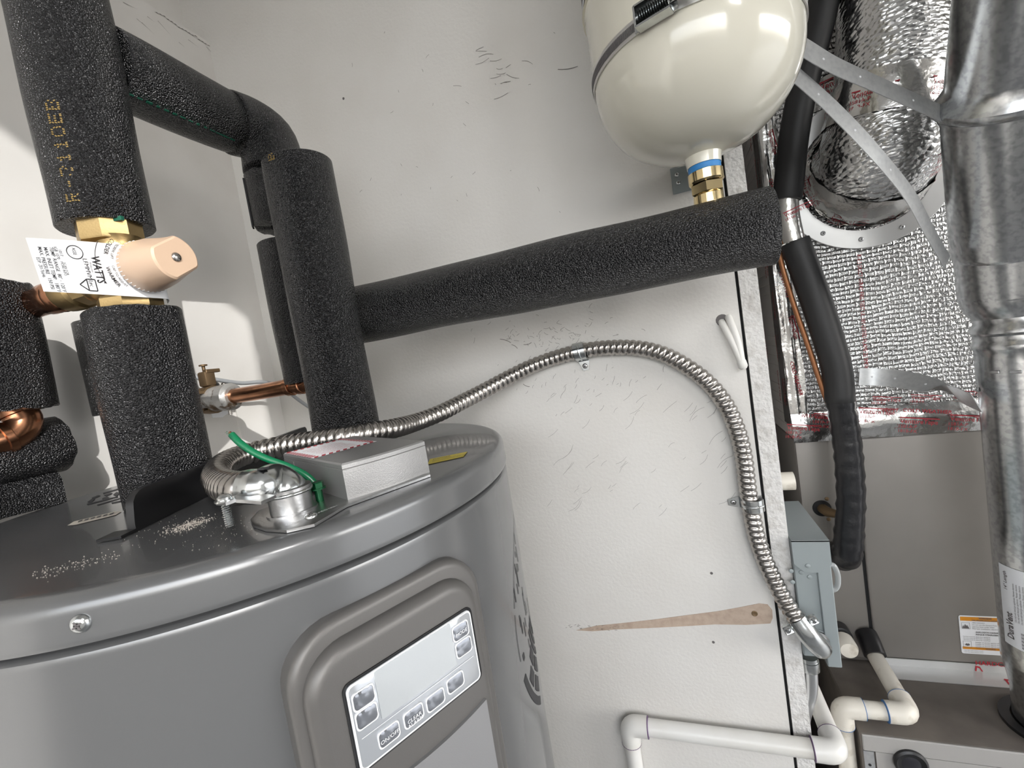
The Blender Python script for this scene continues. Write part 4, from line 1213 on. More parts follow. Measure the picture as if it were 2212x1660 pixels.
# brass fitting
bf = thing('brass_coupling', 'polished brass coupling between expansion tank and foam sleeve', 'fitting', (TX, TY - 0.004, 0.10))
BFc = (TX, TY - 0.004, 0)
b = lathe(NB(), [(0.0160, 0.146), (0.0176, 0.148), (0.0176, 0.1575), (0.0150, 0.1590)], BFc, (0, 0, 1), 28); obj('collar', b, M['brassp'], bf)
b = lathe(NB(), [(0.0150, 0.134), (0.0172, 0.1355), (0.0172, 0.1448), (0.0150, 0.146)], BFc, (0, 0, 1), 6, ref=(1, 0.4, 0)); obj('hex', b, M['brassp'], bf, 20)
b = lathe(NB(), [(0.0130, 0.1000), (0.0130, 0.121), (0.0152, 0.1225), (0.0148, 0.1335), (0.0135, 0.1345)], BFc, (0, 0, 1), 28); obj('lower_sleeve', b, M['brassp'], bf)
# hose clamp
hc = thing('band_clamp', 'stainless worm-drive band around the expansion tank', 'clamp', (TX, TY, 0.278))
b = lathe(NB(), [(0.1017, 0.2670), (0.1030, 0.2670), (0.1030, 0.2810), (0.1017, 0.2810)], (TX, TY, 0), (0, 0, 1), 96, False, False)
obj('band', b, M['bandst'], hc, 30)
hp = pCyl((1418, 46), TX, TY, 0.104); hth = math.atan2(hp.y - TY, hp.x - TX)
b = NB()
for k in range(150):
    th = hth - 2.2 + 2.12 * k / 150 * 1.0
    if abs(th - hth) < 0.10: continue
    rr = 0.1034
    ctr = tanks(th, 0.2740, rr)
    tv = V((-math.sin(th), math.cos(th), 0))
    obox(b, ctr, tv, (0, 0, 1), (math.cos(th), math.sin(th), 0), 0.00034, 0.0036, 0.0002)
obj('band_slots', b, M['inkgrey'], hc, 0)['kind'] = 'stuff'
tn = V((math.cos(hth), math.sin(hth), 0)); tt = V((-math.sin(hth), math.cos(hth), 0))
hcen = tanks(hth, 0.2740, 0.1035)
b = NB()
obox(b, hcen + tn * 0.001, tt, (0, 0, 1), tn, 0.019, 0.0085, 0.0008)
for s in (-1, 1): obox(b, hcen + tn * 0.0055 + V((0, 0, s * 0.0085)), tt, (0, 0, 1), tn, 0.015, 0.0008, 0.0055)
obox(b, hcen + tn * 0.0055 - tt * 0.0150, tt, (0, 0, 1), tn, 0.0008, 0.0085, 0.0055)
obj('screw_housing', b, M['chrome'], hc, 30)
b = NB(); lathe(b, [(0.0030, -0.014), (0.0030, 0.024), (0.0055, 0.0242), (0.0055, 0.0275), (0.0042, 0.028)], hcen + tn * 0.0062, tt, 16)
for k in range(14): lathe(b, [(0.003, -0.0135 + 0.002 * k), (0.0052, -0.0125 + 0.002 * k), (0.003, -0.0115 + 0.002 * k)], hcen + tn * 0.0062, tt, 16)
obj('worm_screw', b, M['chrome'], hc, 40)
b = lathe(NB(), [(0.0062, 0.0275), (0.0062, 0.034), (0.004, 0.035)], hcen + tn * 0.0062, tt, 6); obj('hex_head', b, M['chrome'], hc, 20)
# wall bracket
wb = thing('wall_bracket', 'grey steel angle bracket on the wall behind the brass coupling', 'bracket', (0.055, WY - 0.003, 0.19))
c0 = pY((1447, 366), WY); c1 = pY((1500, 415), WY)
b = NB(); box(b, (c0.x, WY - 0.0035, c1.z + 0.003), (0.092, WY - 0.0005, c0.z), 0.0006, 1)
obj('bracket_plate', b, M['boxgrey'], wb, 30)
b = NB(); box(b, (0.0765, WY - 0.075, c1.z + 0.003), (0.0795, WY - 0.003, c0.z), 0.0006, 1); obj('bracket_flange', b, M['boxgrey'], wb, 30)
for q in ((1462, 378), (1465, 395)):
    screw_head(pY(q, WY - 0.0035), (0, -1, 0), 0.0032, 0.0018, 'chrome', wb)

# ------------------------------------------------------------------ furnace
FX0, FX1, FY = 0.202, 0.64, 0.95
SHZ = -0.684; SHY = 0.777; CTOP = -0.246
fu = thing('furnace', 'taupe furnace and coil cabinet in the niche on the right', 'furnace', (0.42, 1.2, FZ))
b = NB(); box(b, (FX0, FY + 0.004, SHZ), (FX1, 1.60, CTOP), 0.003, 2)
obj('coil_cabinet', b, M['cab'], fu, 30)
b = NB(); box(b, (FX0 + 0.001, FY - 0.001, SHZ + 0.010), (0.2895, FY + 0.0045, CTOP - 0.003), 0.0015, 2)
obj('side_panel', b, M['cab'], fu, 30, 'narrow left coil panel')
b = NB(); box(b, (0.2945, FY - 0.004, SHZ + 0.014), (FX1 - 0.002, FY + 0.0045, CTOP - 0.003), 0.004, 3)
obj('access_panel', b, M['cab'], fu, 40, 'large flat taupe access panel')
b = NB(); box(b, (0.2896, FY + 0.001, SHZ + 0.012), (0.2944, FY + 0.0046, CTOP - 0.004)); obj('panel_gap', b, M['dark'], fu, 0)
b = NB(); box(b, (FX0 + 0.008, SHY + 0.004, FZ + 0.002), (FX1, 1.60, SHZ), 0.002, 1)
obj('lower_cabinet', b, M['cabdirty'], fu, 30, 'dusty dark furnace top')
b = NB(); box(b, (FX0 + 0.010, SHY, SHZ - 0.026), (FX1, SHY + 0.004, SHZ + 0.0008), 0.0012, 1)
obj('front_lip', b, M['cablow'], fu, 30)
b = NB(); box(b, (FX0 + 0.026, SHY + 0.0015, FZ + 0.01), (FX1, SHY + 0.0045, SHZ - 0.027)); obj('front_door', b, M['cablow'], fu, 30)
b = NB(); box(b, (FX0 + 0.010, SHY + 0.001, FZ + 0.01), (FX0 + 0.0235, SHY + 0.0042, SHZ - 0.027)); ps = obj('corner_post', b, M['galvs'], fu, 30)
b = NB()
for k in range(3): lathe(b, [(0.0022, 0), (0.002, 0.0008)], (FX0 + 0.0165, SHY + 0.001, SHZ - 0.05 - 0.035 * k), (0, -1, 0), 10)
obj('post_holes', b, M['ink'], fu)['kind'] = 'stuff'
# round sight port on the furnace front
sp_ = pY((1966, 1648), SHY)
b = lathe(NB(), [(0.022, 0), (0.022, 0.004), (0.019, 0.006), (0.016, 0.004)], sp_, (0, -1, 0), 32); pt = obj('sight_port', b, M['blackpl'], fu, 40)
b = lathe(NB(), [(0.0158, 0.002), (0.012, 0.0042), (0.002, 0.005)], sp_, (0, -1, 0), 28); obj('port_glass', b, M['lblblack'], pt, 40)
# sealing tape between coil cabinet and furnace
for z0, z1, y0, y1, nm in ((SHZ + 0.0012, SHZ + 0.016, FY - 0.006, FY - 0.0046, 0), (SHZ + 0.0008, SHZ + 0.0022, FY - 0.040, FY - 0.006, 1)):
    b = NB(); box(b, (0.285, y0, z0), (FX1, y1, z1)); tp = obj('seal_tape', b, M['foilflat'], fu, 0)
b = NB()
put_text(b, 'HARDCAST', 0.011, plane_fn(pY((2108, 1437), FY - 0.0065) , (1, 0, 0), (0, 0, 1)), bold=0.01)
for x in (0.437,):
    fnr = plane_fn((x, FY - 0.0065, SHZ + 0.003), (1, 0, 0), (0, 0, 1)); poly_on(b, fnr, [(0, 0), (0.002, 0), (0.003, 0.007), (0.006, 0.006), (0.009, 0.0), (0.011, 0.0), (0.007, 0.009), (0.001, 0.010)])
    fnr = plane_fn((x + 0.03, FY - 0.034, SHZ + 0.0026), (1, 0, 0), (0, 1, 0)); poly_on(b, fnr, [(0, 0), (0.002, 0), (0.004, 0.010), (0.007, 0.009), (0.011, 0.0), (0.013, 0.0), (0.008, 0.013), (0.001, 0.014)])
obj('seal_print', b, M['red'], fu, 0)['kind'] = 'stuff'
# warning label on the access panel
wl0 = pY((2068, 1330), FY - 0.0046); wl1 = pY((2080, 1412), FY - 0.0046)
lx0 = (wl0.x + wl1.x) / 2; lz1_, lz0_ = wl0.z, wl1.z; lw = 0.075; lh = lz1_ - lz0_
b = NB(); prism(b, rrect(lw, lh, 0.003, 3), (lx0 + lw / 2, FY - 0.0041, (lz0_ + lz1_) / 2), (1, 0, 0), (0, 0, 1), (0, -0.0004, 0))
wl = obj('hazard_label', b, M['white'], fu, 0, 'orange and white fire hazard label')
lf = lambda off=0.0048: (lambda u, v: V((lx0 + u, FY - off, lz1_ - v)))
b = NB(); quad_on(b, lf(), 0.002, 0.002, lw - 0.002, 0.0095); obj('label_band', b, M['orange'], fu, 0)
b = NB(); quad_on(b, lf(), 0.002, lh * 0.815, lw - 0.002, lh * 0.88); obj('label_band', b, M['orange'], fu, 0)
b = NB()
f2 = lf(0.0051)
def lt(s, u, v, size, sx=0.8, al='LEFT', bold=0.0): put_text(b, s, size, lambda a, c_: f2(u + a, v - c_), al, bold, sx)
lt('WARNING', 0.036, 0.0052, 0.0036, 1, 'CENTER', 0.03); lt('FIRE OR EXPLOSION HAZARD', 0.036, 0.0090, 0.0030, 0.9, 'CENTER', 0.02)
for k, s in enumerate(('FIRE HAZARD', 'Do not use this furnace if any', 'part has been under water.', 'Improper installation, adjustment,')):
    lt(s, 0.018, 0.0135 + 0.0036 * k, 0.0031, 0.9)
lt('EXPLOSION HAZARD', 0.022, 0.031, 0.0036, 0.95, 'LEFT', 0.03); lt('RISQUE D\'EXPLOSION', 0.022, 0.0352, 0.0036, 0.95, 'LEFT', 0.03)
for k in range(3): lt('Service must be done by a qualified', 0.004, 0.0392 + 0.0030 * k, 0.0027, 0.95)
for k in range(4): lt('installer or service agency only', 0.020, 0.0495 + 0.0032 * k, 0.0028, 0.95)
for k in range(2): lt('Lire les instructions avant', 0.004, lh * 0.92 + 0.003 * k, 0.0026, 0.95)
lt('WARNING', 0.040, lh * 0.868, 0.003, 0.9, 'CENTER', 0.02)
for v0 in (0.0125, 0.047):
    for (u_0, v_0, u_1, v_1) in ((0.003, v0, 0.0145, v0 + 0.0004), (0.003, v0 + 0.0115, 0.0145, v0 + 0.0119), (0.003, v0, 0.0034, v0 + 0.0119), (0.0141, v0, 0.0145, v0 + 0.0119)):
        quad_on(b, f2, u_0, v_0, u_1, v_1)
poly_on(b, f2, [(0.004, 0.0235), (0.0055, 0.018), (0.0065, 0.0205), (0.008, 0.015), (0.0095, 0.019), (0.0105, 0.0165), (0.0135, 0.0235)])
poly_on(b, f2, [(0.0055, 0.0545), (0.0075, 0.051), (0.009, 0.0525), (0.0105, 0.051), (0.0125, 0.0545), (0.009, 0.056)])
obj('label_lettering', b, M['inkgrey'], fu, 0)
# line stubs on the narrow panel
for q, r, L in (((1775, 1098), 0.0105, 0.024),):
    c = pY(q, FY - 0.001)
    b = lathe(NB(), [(r * 1.45, 0), (r * 1.45, 0.003), (r, 0.0035)], c, (0, -1, 0), 24); obj('grommet', b, M['blackpl'], fu)
    b = NB(); tube(b, [c, c + V((0.004, -0.02, 0)), c + V((0.018, -0.038, 0.001)), c + V((0.045, -0.046, 0.002))], [r * 0.85, r * 0.85, r * 0.6, r * 0.5], 16); obj('liquid_line_stub', b, M['bronze'], fu, 50)
for q in ((1790, 1122), (1786, 1078)):
    b = lathe(NB(), [(0.0035, 0), (0.0035, 0.0012), (0.002, 0.0022)], pY(q, FY - 0.001), (0, -1, 0), 12); obj('panel_screw', b, M['bronze'], fu)

# ------------------------------------------------------------------ foil plenum
PX1 = 0.60
pln = thing('foil_plenum', 'quilted foil covered duct plenum above the furnace cabinet', 'duct', (0.35, 1.2, CTOP))
b = NB(); box(b, (FX0 + 0.002, FY + 0.002, CTOP + 0.002), (PX1, 1.55, 0.95))
obj('core', b, M['sidefoil'], pln, 0)
b = NB(); nx_, nz_ = 12, 30
rings = [[V((FX0 + 0.004 + (PX1 - FX0 - 0.006) * i / nx_, FY - 0.001 - 0.0035 * math.sin(i / nx_ * PI) * math.sin(min(j / nz_ * 6, PI / 2)) + 0.0012 * math.sin(i * 1.7 + j * 0.9), CTOP + 0.045 + (0.95 - CTOP - 0.045) * j / nz_)) for i in range(nx_ + 1)] for j in range(nz_ + 1)]
grid_faces(b, rings, False)
obj('front_foil', b, M['foil'], pln, 80, 'shiny quilted foil front')
# side face with faint ribs
b = NB()
for k in range(60):
    z = CTOP + 0.01 + 0.0195 * k
    box(b, (FX0 + 0.0005, FY + 0.02, z), (FX0 + 0.002, 1.5, z + 0.012))
o = obj('side_ribs', b, M['sidefoil'], pln, 0); o['kind'] = 'stuff'
# tape strips: bottom and corner (crinkled sheets)
def sheet(fn, nu, nv, thick, amp, fr_=17.0):
    b = NB()
    g = []
    for j in range(nv + 1):
        row = []
        for i in range(nu + 1):
            u, v = i / nu, j / nv
            n_ = amp * (math.sin(u * fr_ + v * 5) * math.sin(v * fr_ * 0.6 + u * 9) + 0.6 * math.sin(u * fr_ * 2.3 + v * 11))
            row.append(fn(u, v, n_))
        g.append(row)
    grid_faces(b, g, False)
    return b
ZT0, ZT1 = CTOP - 0.003, CTOP + 0.052
b = sheet(lambda u, v, n_: V((FX0 - 0.002 + (0.62 - FX0) * u, FY - 0.0062 - n_ - 0.006 * math.sin(PI * v), ZT0 + (ZT1 - ZT0) * v)), 60, 8, 0, 0.0011)
tpb = obj('bottom_tape', b, M['tapefoil'], pln, 60, 'foil tape strip with red print')
b = sheet(lambda u, v, n_: V((FX0 - 0.0025 + 0.030 * u, FY - 0.0060 - n_ * 1.3 + 0.004 * (1 - u) ** 3, CTOP + 0.04 + 1.1 * v)), 8, 90, 0, 0.0013, 60)
obj('corner_tape', b, M['tapefoil'], pln, 60, 'vertical foil corner tape with red print')
b = sheet(lambda u, v, n_: V((FX0 - 0.0030, FY - 0.0055 + 0.045 * u, CTOP + 0.03 + 1.1 * v)) + V((-n_ * 0.6, 0, 0)), 6, 80, 0, 0.0012, 50)
obj('corner_tape', b, M['tapefoil'], pln, 60)
# diagonal tape high on the plenum and the band of tape near the top
def diag_tape(q0, q1, wd, y=FY - 0.008):
    a, c_ = pY(q0, y), pY(q1, y); d = (c_ - a); L = d.length; d.normalize(); n_ = V((-d.z, 0, d.x))
    return a, d, n_, L, sheet(lambda u, v, k: a + d * (L * u) + n_ * (wd * (v - 0.5)) + V((0, -k, 0)), 20, 5, 0, 0.001)
taped = []
for q0, q1, wd in (((1745, 215), (1870, 160), 0.050), ((1755, 40), (1910, -10), 0.055)):
    a, d, n_, L, b = diag_tape(q0, q1, wd)
    obj('diagonal_tape', b, M['tapefoil'], pln, 60); taped.append((a, d, n_, L))
# red print
b = NB()
def logo(bm, fn, size, lines=('1581A-P', '181B-FX')):
    """tape logo: bar, script name, product lines; fn(u,v)"""
    wd = put_text(bm, 'VentureTape', size, fn, bold=0.006, sx=0.92)
    poly_on(bm, fn, [(-size * 0.1, size * 0.80), (wd + size * 0.2, size * 0.80), (wd + size * 0.2, size * 0.95), (-size * 0.05, size * 0.98)])
    for k, s in enumerate(lines):
        put_text(bm, s, size * 0.72, lambda u, v, k=k: fn(u - size * 0.1, v - size * 0.75 * (k + 1)), bold=0.0)
    return wd
sl = -0.16
def tapefn(x, z, y=FY - 0.0155, s=sl):
    ax = V((math.cos(s), 0, math.sin(s))); ay = V((-math.sin(s), 0, math.cos(s)))
    return plane_fn((x, y, z), ax, ay)
def prn(parent, f):
    b_ = NB(); f(b_); obj('tape_print', b_, M['red'], parent, 0)
for q in ((1758, 905), (1855, 893), (1944, 914), (2052, 909), (1700, 928)):
    p_ = pY(q, FY - 0.0155); prn(pln, lambda bb: logo(bb, tapefn(p_.x, p_.z), 0.0108))
for q, s_ in (((1950, 890), 'COLD WEATHER'), ((1913, 889), 'IV/17'), ((1732, 902), 'IV/17'), ((1762, 904), 'COLD W')):
    p_ = pY(q, FY - 0.0155); prn(pln, lambda bb: put_text(bb, s_, 0.0088, tapefn(p_.x, p_.z), bold=0.012))
for q in ((1885, 866), (1968, 862), (2062, 854)):
    p_ = pY(q, FY - 0.0155); prn(pln, lambda bb: logo(bb, tapefn(p_.x, p_.z), 0.0082, ('181B-FX',)))
for k in range(13):
    z = CTOP + 0.08 + 0.083 * k
    fnv = plane_fn((FX0 + 0.006 + 0.006 * (k % 2), FY - 0.0095, z + 0.07), (0.15, 0, -1), (1, 0, 0.15))
    if k % 2: prn(pln, lambda bb: logo(bb, fnv, 0.0088, ()))
    else: prn(pln, lambda bb: put_text(bb, ('COLD WEATHER', '181B-FX IV/17')[(k // 2) % 2], 0.0085, fnv, bold=0.015))
    fnw = plane_fn((FX0 - 0.0052, FY + 0.012 + 0.018 * (k % 2), z + 0.04), (0, 0, -1), (0, -1, 0)); prn(pln, lambda bb: put_text(bb, 'VentureTape', 0.010, fnw, bold=0.02))
    fnw = plane_fn((FX0 + 0.0003, FY + 0.075 + 0.08 * (k % 3), z + 0.05), (0, 0, -1), (0, -1, 0)); prn(pln, lambda bb: put_text(bb, 'VentureTape', 0.012, fnw, bold=0.02))
for a, d, n_, L in taped:
    for k in range(2):
        prn(pln, lambda bb: logo(bb, plane_fn(a + d * (0.02 + 0.075 * k) + n_ * (0.004 - 0.012 * k) + V((0, -0.0035, 0)), d, n_), 0.0130, ('1581A',)))
b = NB(); xs = 0.327
put_text(b, 'R-6.0 DUCT WRAP FIRE TEST UL 181 LISTED FLAME 25 SMOKE 50', 0.0088, plane_fn((xs, FY - 0.0075, 0.075), (-0.03, 0, -1), (1, 0, -0.03)), sx=0.85)
obj('foil_lettering', b, M['red'], pln, 0)
# round take-off flange and insulated flexible duct
fc = V((0.350, FY - 0.007, 0.212))
fl = thing('duct_flange', 'flat metal flange ring around the foil duct take-off', 'flange', fc)
b = NB()
lathe(b, [(0.098, 0.0), (0.1275, 0.0), (0.1285, 0.001), (0.1275, 0.0022), (0.098, 0.0026)], fc, (0, -1, 0), 72, False, False)
obj('flange_ring', b, M['foilflat'], fl, 40)
for a in (200, 232, 262, 292, 170, 145):
    screw_head(fc + V((0.113 * math.cos(R_(a)), -0.0024, 0.113 * math.sin(R_(a)))), (0, -1, 0), 0.0040, 0.0022, 'galvs', fl)
dk = thing('flexible_duct', 'insulated foil duct bending up from the round flange', 'duct', fc)
dp = catmull([fc + V((0, -0.002, 0)), fc + V((0.002, -0.022, 0.004)), fc + V((0.008, -0.044, 0.03)), fc + V((0.018, -0.052, 0.085)), fc + V((0.030, -0.054, 0.15)), fc + V((0.040, -0.054, 0.26)), fc + V((0.056, -0.052, 0.50))], 8)
rad = []
for i in range(len(dp)):
    t_ = i / (len(dp) - 1)
    rad.append((0.0935 - 0.020 * min(t_ / 0.55, 1)) * (1 + 0.006 * math.sin(i * 1.3)))
def duct_r(i): return rad[i]
fr_d = tframes(dp); rings = []
for i, p_ in enumerate(dp):
    x, y, z = fr_d[i]
    rings.append([p_ + (x * math.cos(2 * PI * j / 48) + y * math.sin(2 * PI * j / 48)) * rad[i] * (1 + 0.012 * math.sin(j * 2 * PI / 48 * 9 + i * 0.9) * (1 if i > 6 else 0.4)) for j in range(48)])
b = grid_faces(NB(), rings, True, False, True); bmesh.ops.recalc_face_normals(b, faces=b.faces)
obj('foil_jacket', b, M['foilduct'], dk, 60)
# tape collars on the duct with red print
def duct_band(i0, i1, rr, name):
    b = NB(); rg = []
    for i in range(i0, i1 + 1):
        x, y, z = fr_d[i]
        rg.append([dp[i] + (x * math.cos(2 * PI * j / 48) + y * math.sin(2 * PI * j / 48)) * (rad[i] + rr + 0.0012 * math.sin(j * 2.3 + i)) for j in range(48)])
    grid_faces(b, rg, True, False, False)
    return obj(name, b, M['tapefoil'], dk, 60)
duct_band(0, 8, 0.0022, 'tape_collar'); duct_band(20, 27, 0.0026, 'tape_collar')
b = NB()
def on_duct(i, ang, off=0.0045):
    """returns fn(u along circumference, v along the duct)"""
    x, y, z = fr_d[i]
    def fn(u, v):
        k = min(max(int(round(v / 0.012)), -i), len(dp) - 1 - i); pp = dp[i + 0]
        a = ang + u / rad[i]
        return dp[i] + (x * math.cos(a) + y * math.sin(a)) * (rad[i] + off) + z * v
    return fn
for i, ang in ((4, 2.4), (4, 3.3), (4, 4.2), (4, 5.0), (4, 5.8), (4, 0.6), (4, 1.5), (23, 2.0), (23, 3.2), (23, 4.4), (23, 5.6), (23, 0.8), (13, 3.6), (13, 4.6)):
    prn(dk, lambda bb: logo(bb, on_duct(i, ang), 0.0105 if i != 13 else 0.012))
b.free()

# ------------------------------------------------------------------ refrigerant line
hy = 0.872
u1 = [pY((1792, -60), hy), pY((1768, 60), hy), pY((1737, 180), hy), pY((1714, 300), hy), pY((1700, 433), hy)]
o = sleeve('refrigerant_sleeve', 'smooth black foam line sleeve passing behind the expansion tank', catmull(u1, 5), 0.0215, 0.010, 28, 0.0003, 'foam_smooth', 'pipe sleeve')
u2 = [pY((1716, 522), hy - 0.004), pY((1752, 620), hy - 0.004), pY((1785, 720), hy - 0.004), pY((1808, 800), hy - 0.004), pY((1814, 868), hy - 0.004)]
o = sleeve('refrigerant_sleeve', 'smooth black foam line sleeve leaning over the foil plenum beside bare copper', catmull(u2, 5), 0.0220, 0.010, 28, 0.0003, 'foam_smooth', 'pipe sleeve')
pth = catmull([pY((1700, 425), hy), pY((1703, 470), hy), pY((1714, 522), hy)], 6)
obx = obj('taped_line', tube(NB(), pth, 0.0165, 22), M['tapefoil'], None, 50); tag(obx, 'foil-taped bare stretch between the two black line sleeves', 'pipe')
b = NB(); cdir = fwd
logo(b, plane_fn(pY((1696, 470), hy - 0.0172), (1, 0, 0.25), (-0.25, 0, 1)), 0.0085, ('1581A',)); obj('tape_lettering', b, M['red'], obx, 0)
pth = catmull([pY((1672, 480), hy + 0.02), pY((1686, 560), hy), pY((1712, 650), hy), pY((1745, 745), hy), pY((1775, 835), hy), pY((1792, 880), hy)], 6)
pipe('copper_line', 'thin aged copper line beside the leaning black sleeve', pth, 0.0042, 'copperline', 'pipe', 14)
pth = catmull([pY((1814, 862), hy - 0.004), pY((1826, 930), hy), pY((1834, 1000), hy), pY((1838, 1080), hy), pY((1834, 1150), hy), pY((1830, 1196), hy + 0.004), pY((1818, 1205), hy + 0.030), pY((1806, 1196), FY - 0.008)], 6)
rr = [0.0205 + 0.0012 * math.sin(i * 2.4) + (0.001 if i > 22 else 0) for i in range(len(pth))]
o = obj('taped_suction_line', tube(NB(), pth, rr, 26), M['tapeblk'], None, 60)
tag(o, 'black tape-wrapped suction line bending into the coil cabinet', 'pipe')

# ------------------------------------------------------------------ vent pipe
vt = thing('vent_pipe', 'galvanised vent pipe with elbow at the right edge', 'vent', (0.474, 0.838, SHZ))
VX, VY, VR = 0.4745, 0.834, 0.0505
b = NB(); lathe(b, [(VR * 0.86, SHZ + 0.001), (VR * 0.86, SHZ + 0.055), (VR * 0.93, SHZ + 0.08), (VR, SHZ + 0.10), (VR, SHZ + 0.104), (VR, -0.16), (VR, -0.155)], (VX, VY, 0), (0, 0, 1), 56)
obj('lower_section', b, M['galv'], vt, 40)
b = NB(); lathe(b, [(VR, -0.157), (VR * 1.025, -0.1565), (VR * 1.025, -0.155), (VR * 1.025, -0.120), (VR * 1.025, -0.118), (VR * 1.02, -0.105), (VR * 1.075, -0.101), (VR * 1.075, -0.094), (VR * 1.02, -0.090), (VR * 1.02, -0.082), (VR * 1.09, -0.078), (VR * 1.09, -0.072), (VR * 1.0, -0.066), (VR * 1.0, -0.055)], (VX, VY, 0), (0, 0, 1), 56)
obj('coupling', b, M['galv'], vt, 40)
# embossed lugs
b = NB()
for k in range(5):
    th = R_(205 + 24 * k)
    obox(b, V((VX + VR * 1.03 * math.cos(th), VY + VR * 1.03 * math.sin(th), -0.132)), (-math.sin(th), math.cos(th), 0), (0, 0, 1), (math.cos(th), math.sin(th), 0), 0.006, 0.0024, 0.0012, 0.0008, 1)
obj('embossed_lugs', b, M['galv'], vt, 30)['kind'] = 'stuff'
# gored elbow: each gore a part
gd = [V((0, 0, 1)), V((-0.11, -0.20, 1)).normalized(), V((-0.20, -0.44, 1)).normalized(), V((-0.17, -0.72, 1)).normalized()]
gl = [0.040, 0.066, 0.195, 0.34]
pos = V((VX, VY, -0.058)); RG = [1.0, 1.27, 1.33, 1.27]
prev_end = None
for k in range(4):
    d = gd[k]; r1 = VR * (RG[k]); r0_ = VR * (RG[k - 1] if k else 0.99)
    b = NB(); L = gl[k]
    if k == 0:
        lathe(b, [(VR * 1.0, 0), (VR * 1.16, 0.012), (VR * 1.24, 0.026), (VR * 1.27, 0.034), (VR * 1.24, 0.040)], pos, d, 56)
    elif k < 3:
        lathe(b, [(r1 * 0.97, -0.008), (r1 * 1.0, -0.002), (r1, 0.001), (r1, L - 0.017), (r1, L - 0.014), (r1 * 1.035, L - 0.008), (r1 * 1.045, L - 0.003), (r1 * 1.0, L + 0.003)], pos, d, 56)
    else:
        lathe(b, [(r1 * 1.10, -0.010), (r1 * 1.16, -0.006), (r1 * 1.17, 0.002), (r1 * 1.08, 0.010), (r1, 0.020), (r1, 0.024), (r1, L)], pos, d, 56)
    obj('elbow_gore' if k < 3 else 'upper_section', b, M['galv'], vt, 40)
    pos = pos + d * L
# label on the vent
b = NB()
def vent_fn(th0, z0, r=VR + 0.0006): return lambda u, v: V((VX + r * math.cos(th0 + u / r), VY + r * math.sin(th0 + u / r), z0 + v))
pl_ = pCyl((2158, 1215), VX, VY, VR); thl = math.atan2(pl_.y - VY, pl_.x - VX); zl1 = pl_.z; zl0 = pCyl((2172, 1385), VX, VY, VR).z
quad_on(b, vent_fn(thl, 0), 0.0, zl0, 0.062, zl1, 14)
obj('pipe_label', b, M['white'], vt, 40)
b = NB()
vf = vent_fn(thl, 0, VR + 0.0010)
put_text(b, 'DuraVent', 0.013, lambda u, v: vf(0.015 - v, zl0 + 0.012 + u), bold=0.03, sx=0.8)
put_text(b, '14" Length', 0.0068, lambda u, v: vf(0.011 - v, zl0 + 0.088 + u), bold=0.015)
for k in range(7): put_text(b, 'Use only with listed gas appliances. Maintain clearance.', 0.0034, lambda u, v, k=k: vf(0.020 + 0.0036 * k - v, zl0 + 0.042 + u), sx=0.8)
for k in range(14): quad_on(b, vf, 0.024, zl0 + 0.004 + 0.0018 * k, 0.056, zl0 + 0.004 + 0.0018 * k + (0.0006 if k % 3 else 0.0012), 6)
obj('label_lettering', b, M['inkgrey'], vt, 0)
screw_head(pCyl((2112, 842), VX, VY, VR + 0.001), (pCyl((2112, 842), VX, VY, VR) - V((VX, VY, pCyl((2112, 842), VX, VY, VR).z))), 0.0034, 0.002, 'galvs', vt)
# dark collar ring where the vent enters the furnace
b = NB(); lathe(b, [(VR * 0.9, 0.0006), (VR * 1.16, 0.0006), (VR * 1.16, 0.006), (VR * 0.9, 0.006)], (VX, VY, SHZ), (0, 0, 1), 48, False, False)
o = obj('collar_ring', b, M['blackpl'], vt, 40)
# hanger straps
def hstrap(label, pts_, nrm, wd):
    t = thing('hanger_strap', label, 'strap', pts_[0], 'galvanised hanger straps')
    pa = catmull(pts_, 8)
    b = ribbon(NB(), pa, nrm, wd, 0.0009); obj('strap_strip', b, M['galvs'], t, 30)
    for k in (6, 13, 20):
        if k < len(pa) - 1:
            tt_ = (pa[k + 1] - pa[k - 1]).normalized(); nv = V(nrm); nv = (nv - tt_ * nv.dot(tt_)).normalized()
            if nv.dot(-pa[k]) < 0: nv = -nv
            b = lathe(NB(), [(0.0016, 0.0004), (0.0014, 0.0007)], pa[k], nv, 10); obj('strap_hole', b, M['white'], t)
    return t
hstrap('upper galvanised strap from the tank to the vent elbow', [pY((1720, 92), 0.655), pY((1800, 140), 0.672), pY((1900, 185), 0.70), pY((2048, 252), 0.752)], (0.25, -1, 0.35), 0.026)
hstrap('lower galvanised strap curving from the tank down to the vent', [pY((1700, 145), 0.655), pY((1790, 225), 0.68), pY((1880, 318), 0.70), pY((1960, 415), 0.735), pY((2005, 495), 0.765), pY((2046, 568), 0.800)], (0.5, -1, 0.3), 0.024)
t3 = hstrap('short galvanised strap from the foil front to the vent below the elbow', [pY((1856, 814), 0.932), pY((1895, 815), 0.930), pY((1960, 822), 0.905), pY((2040, 842), 0.86), pY((2110, 872), 0.79)], (0.35, -1, 0), 0.030)

# ------------------------------------------------------------------ disconnect box
BX0, BX1, BY0, BY1, BZ0, BZ1 = 0.1285, 0.172, 0.690, 0.834, -0.494, -0.320
db = thing('disconnect_box', 'grey electrical disconnect box on the end of the drywall', 'electrical box', ((BX0 + BX1) / 2, BY1, BZ0))
b = NB(); box(b, (BX0, BY0, BZ0), (BX1 - 0.012, BY1, BZ1 - 0.002), 0.0012, 1); obj('enclosure', b, M['boxgrey'], db, 30)
b = NB(); box(b, (BX1 - 0.016, BY0 - 0.003, BZ0 - 0.012), (BX1 + 0.001, BY1 - 0.002, BZ1 - 0.001), 0.001, 1); obj('cover', b, M['boxgrey'], db, 30)
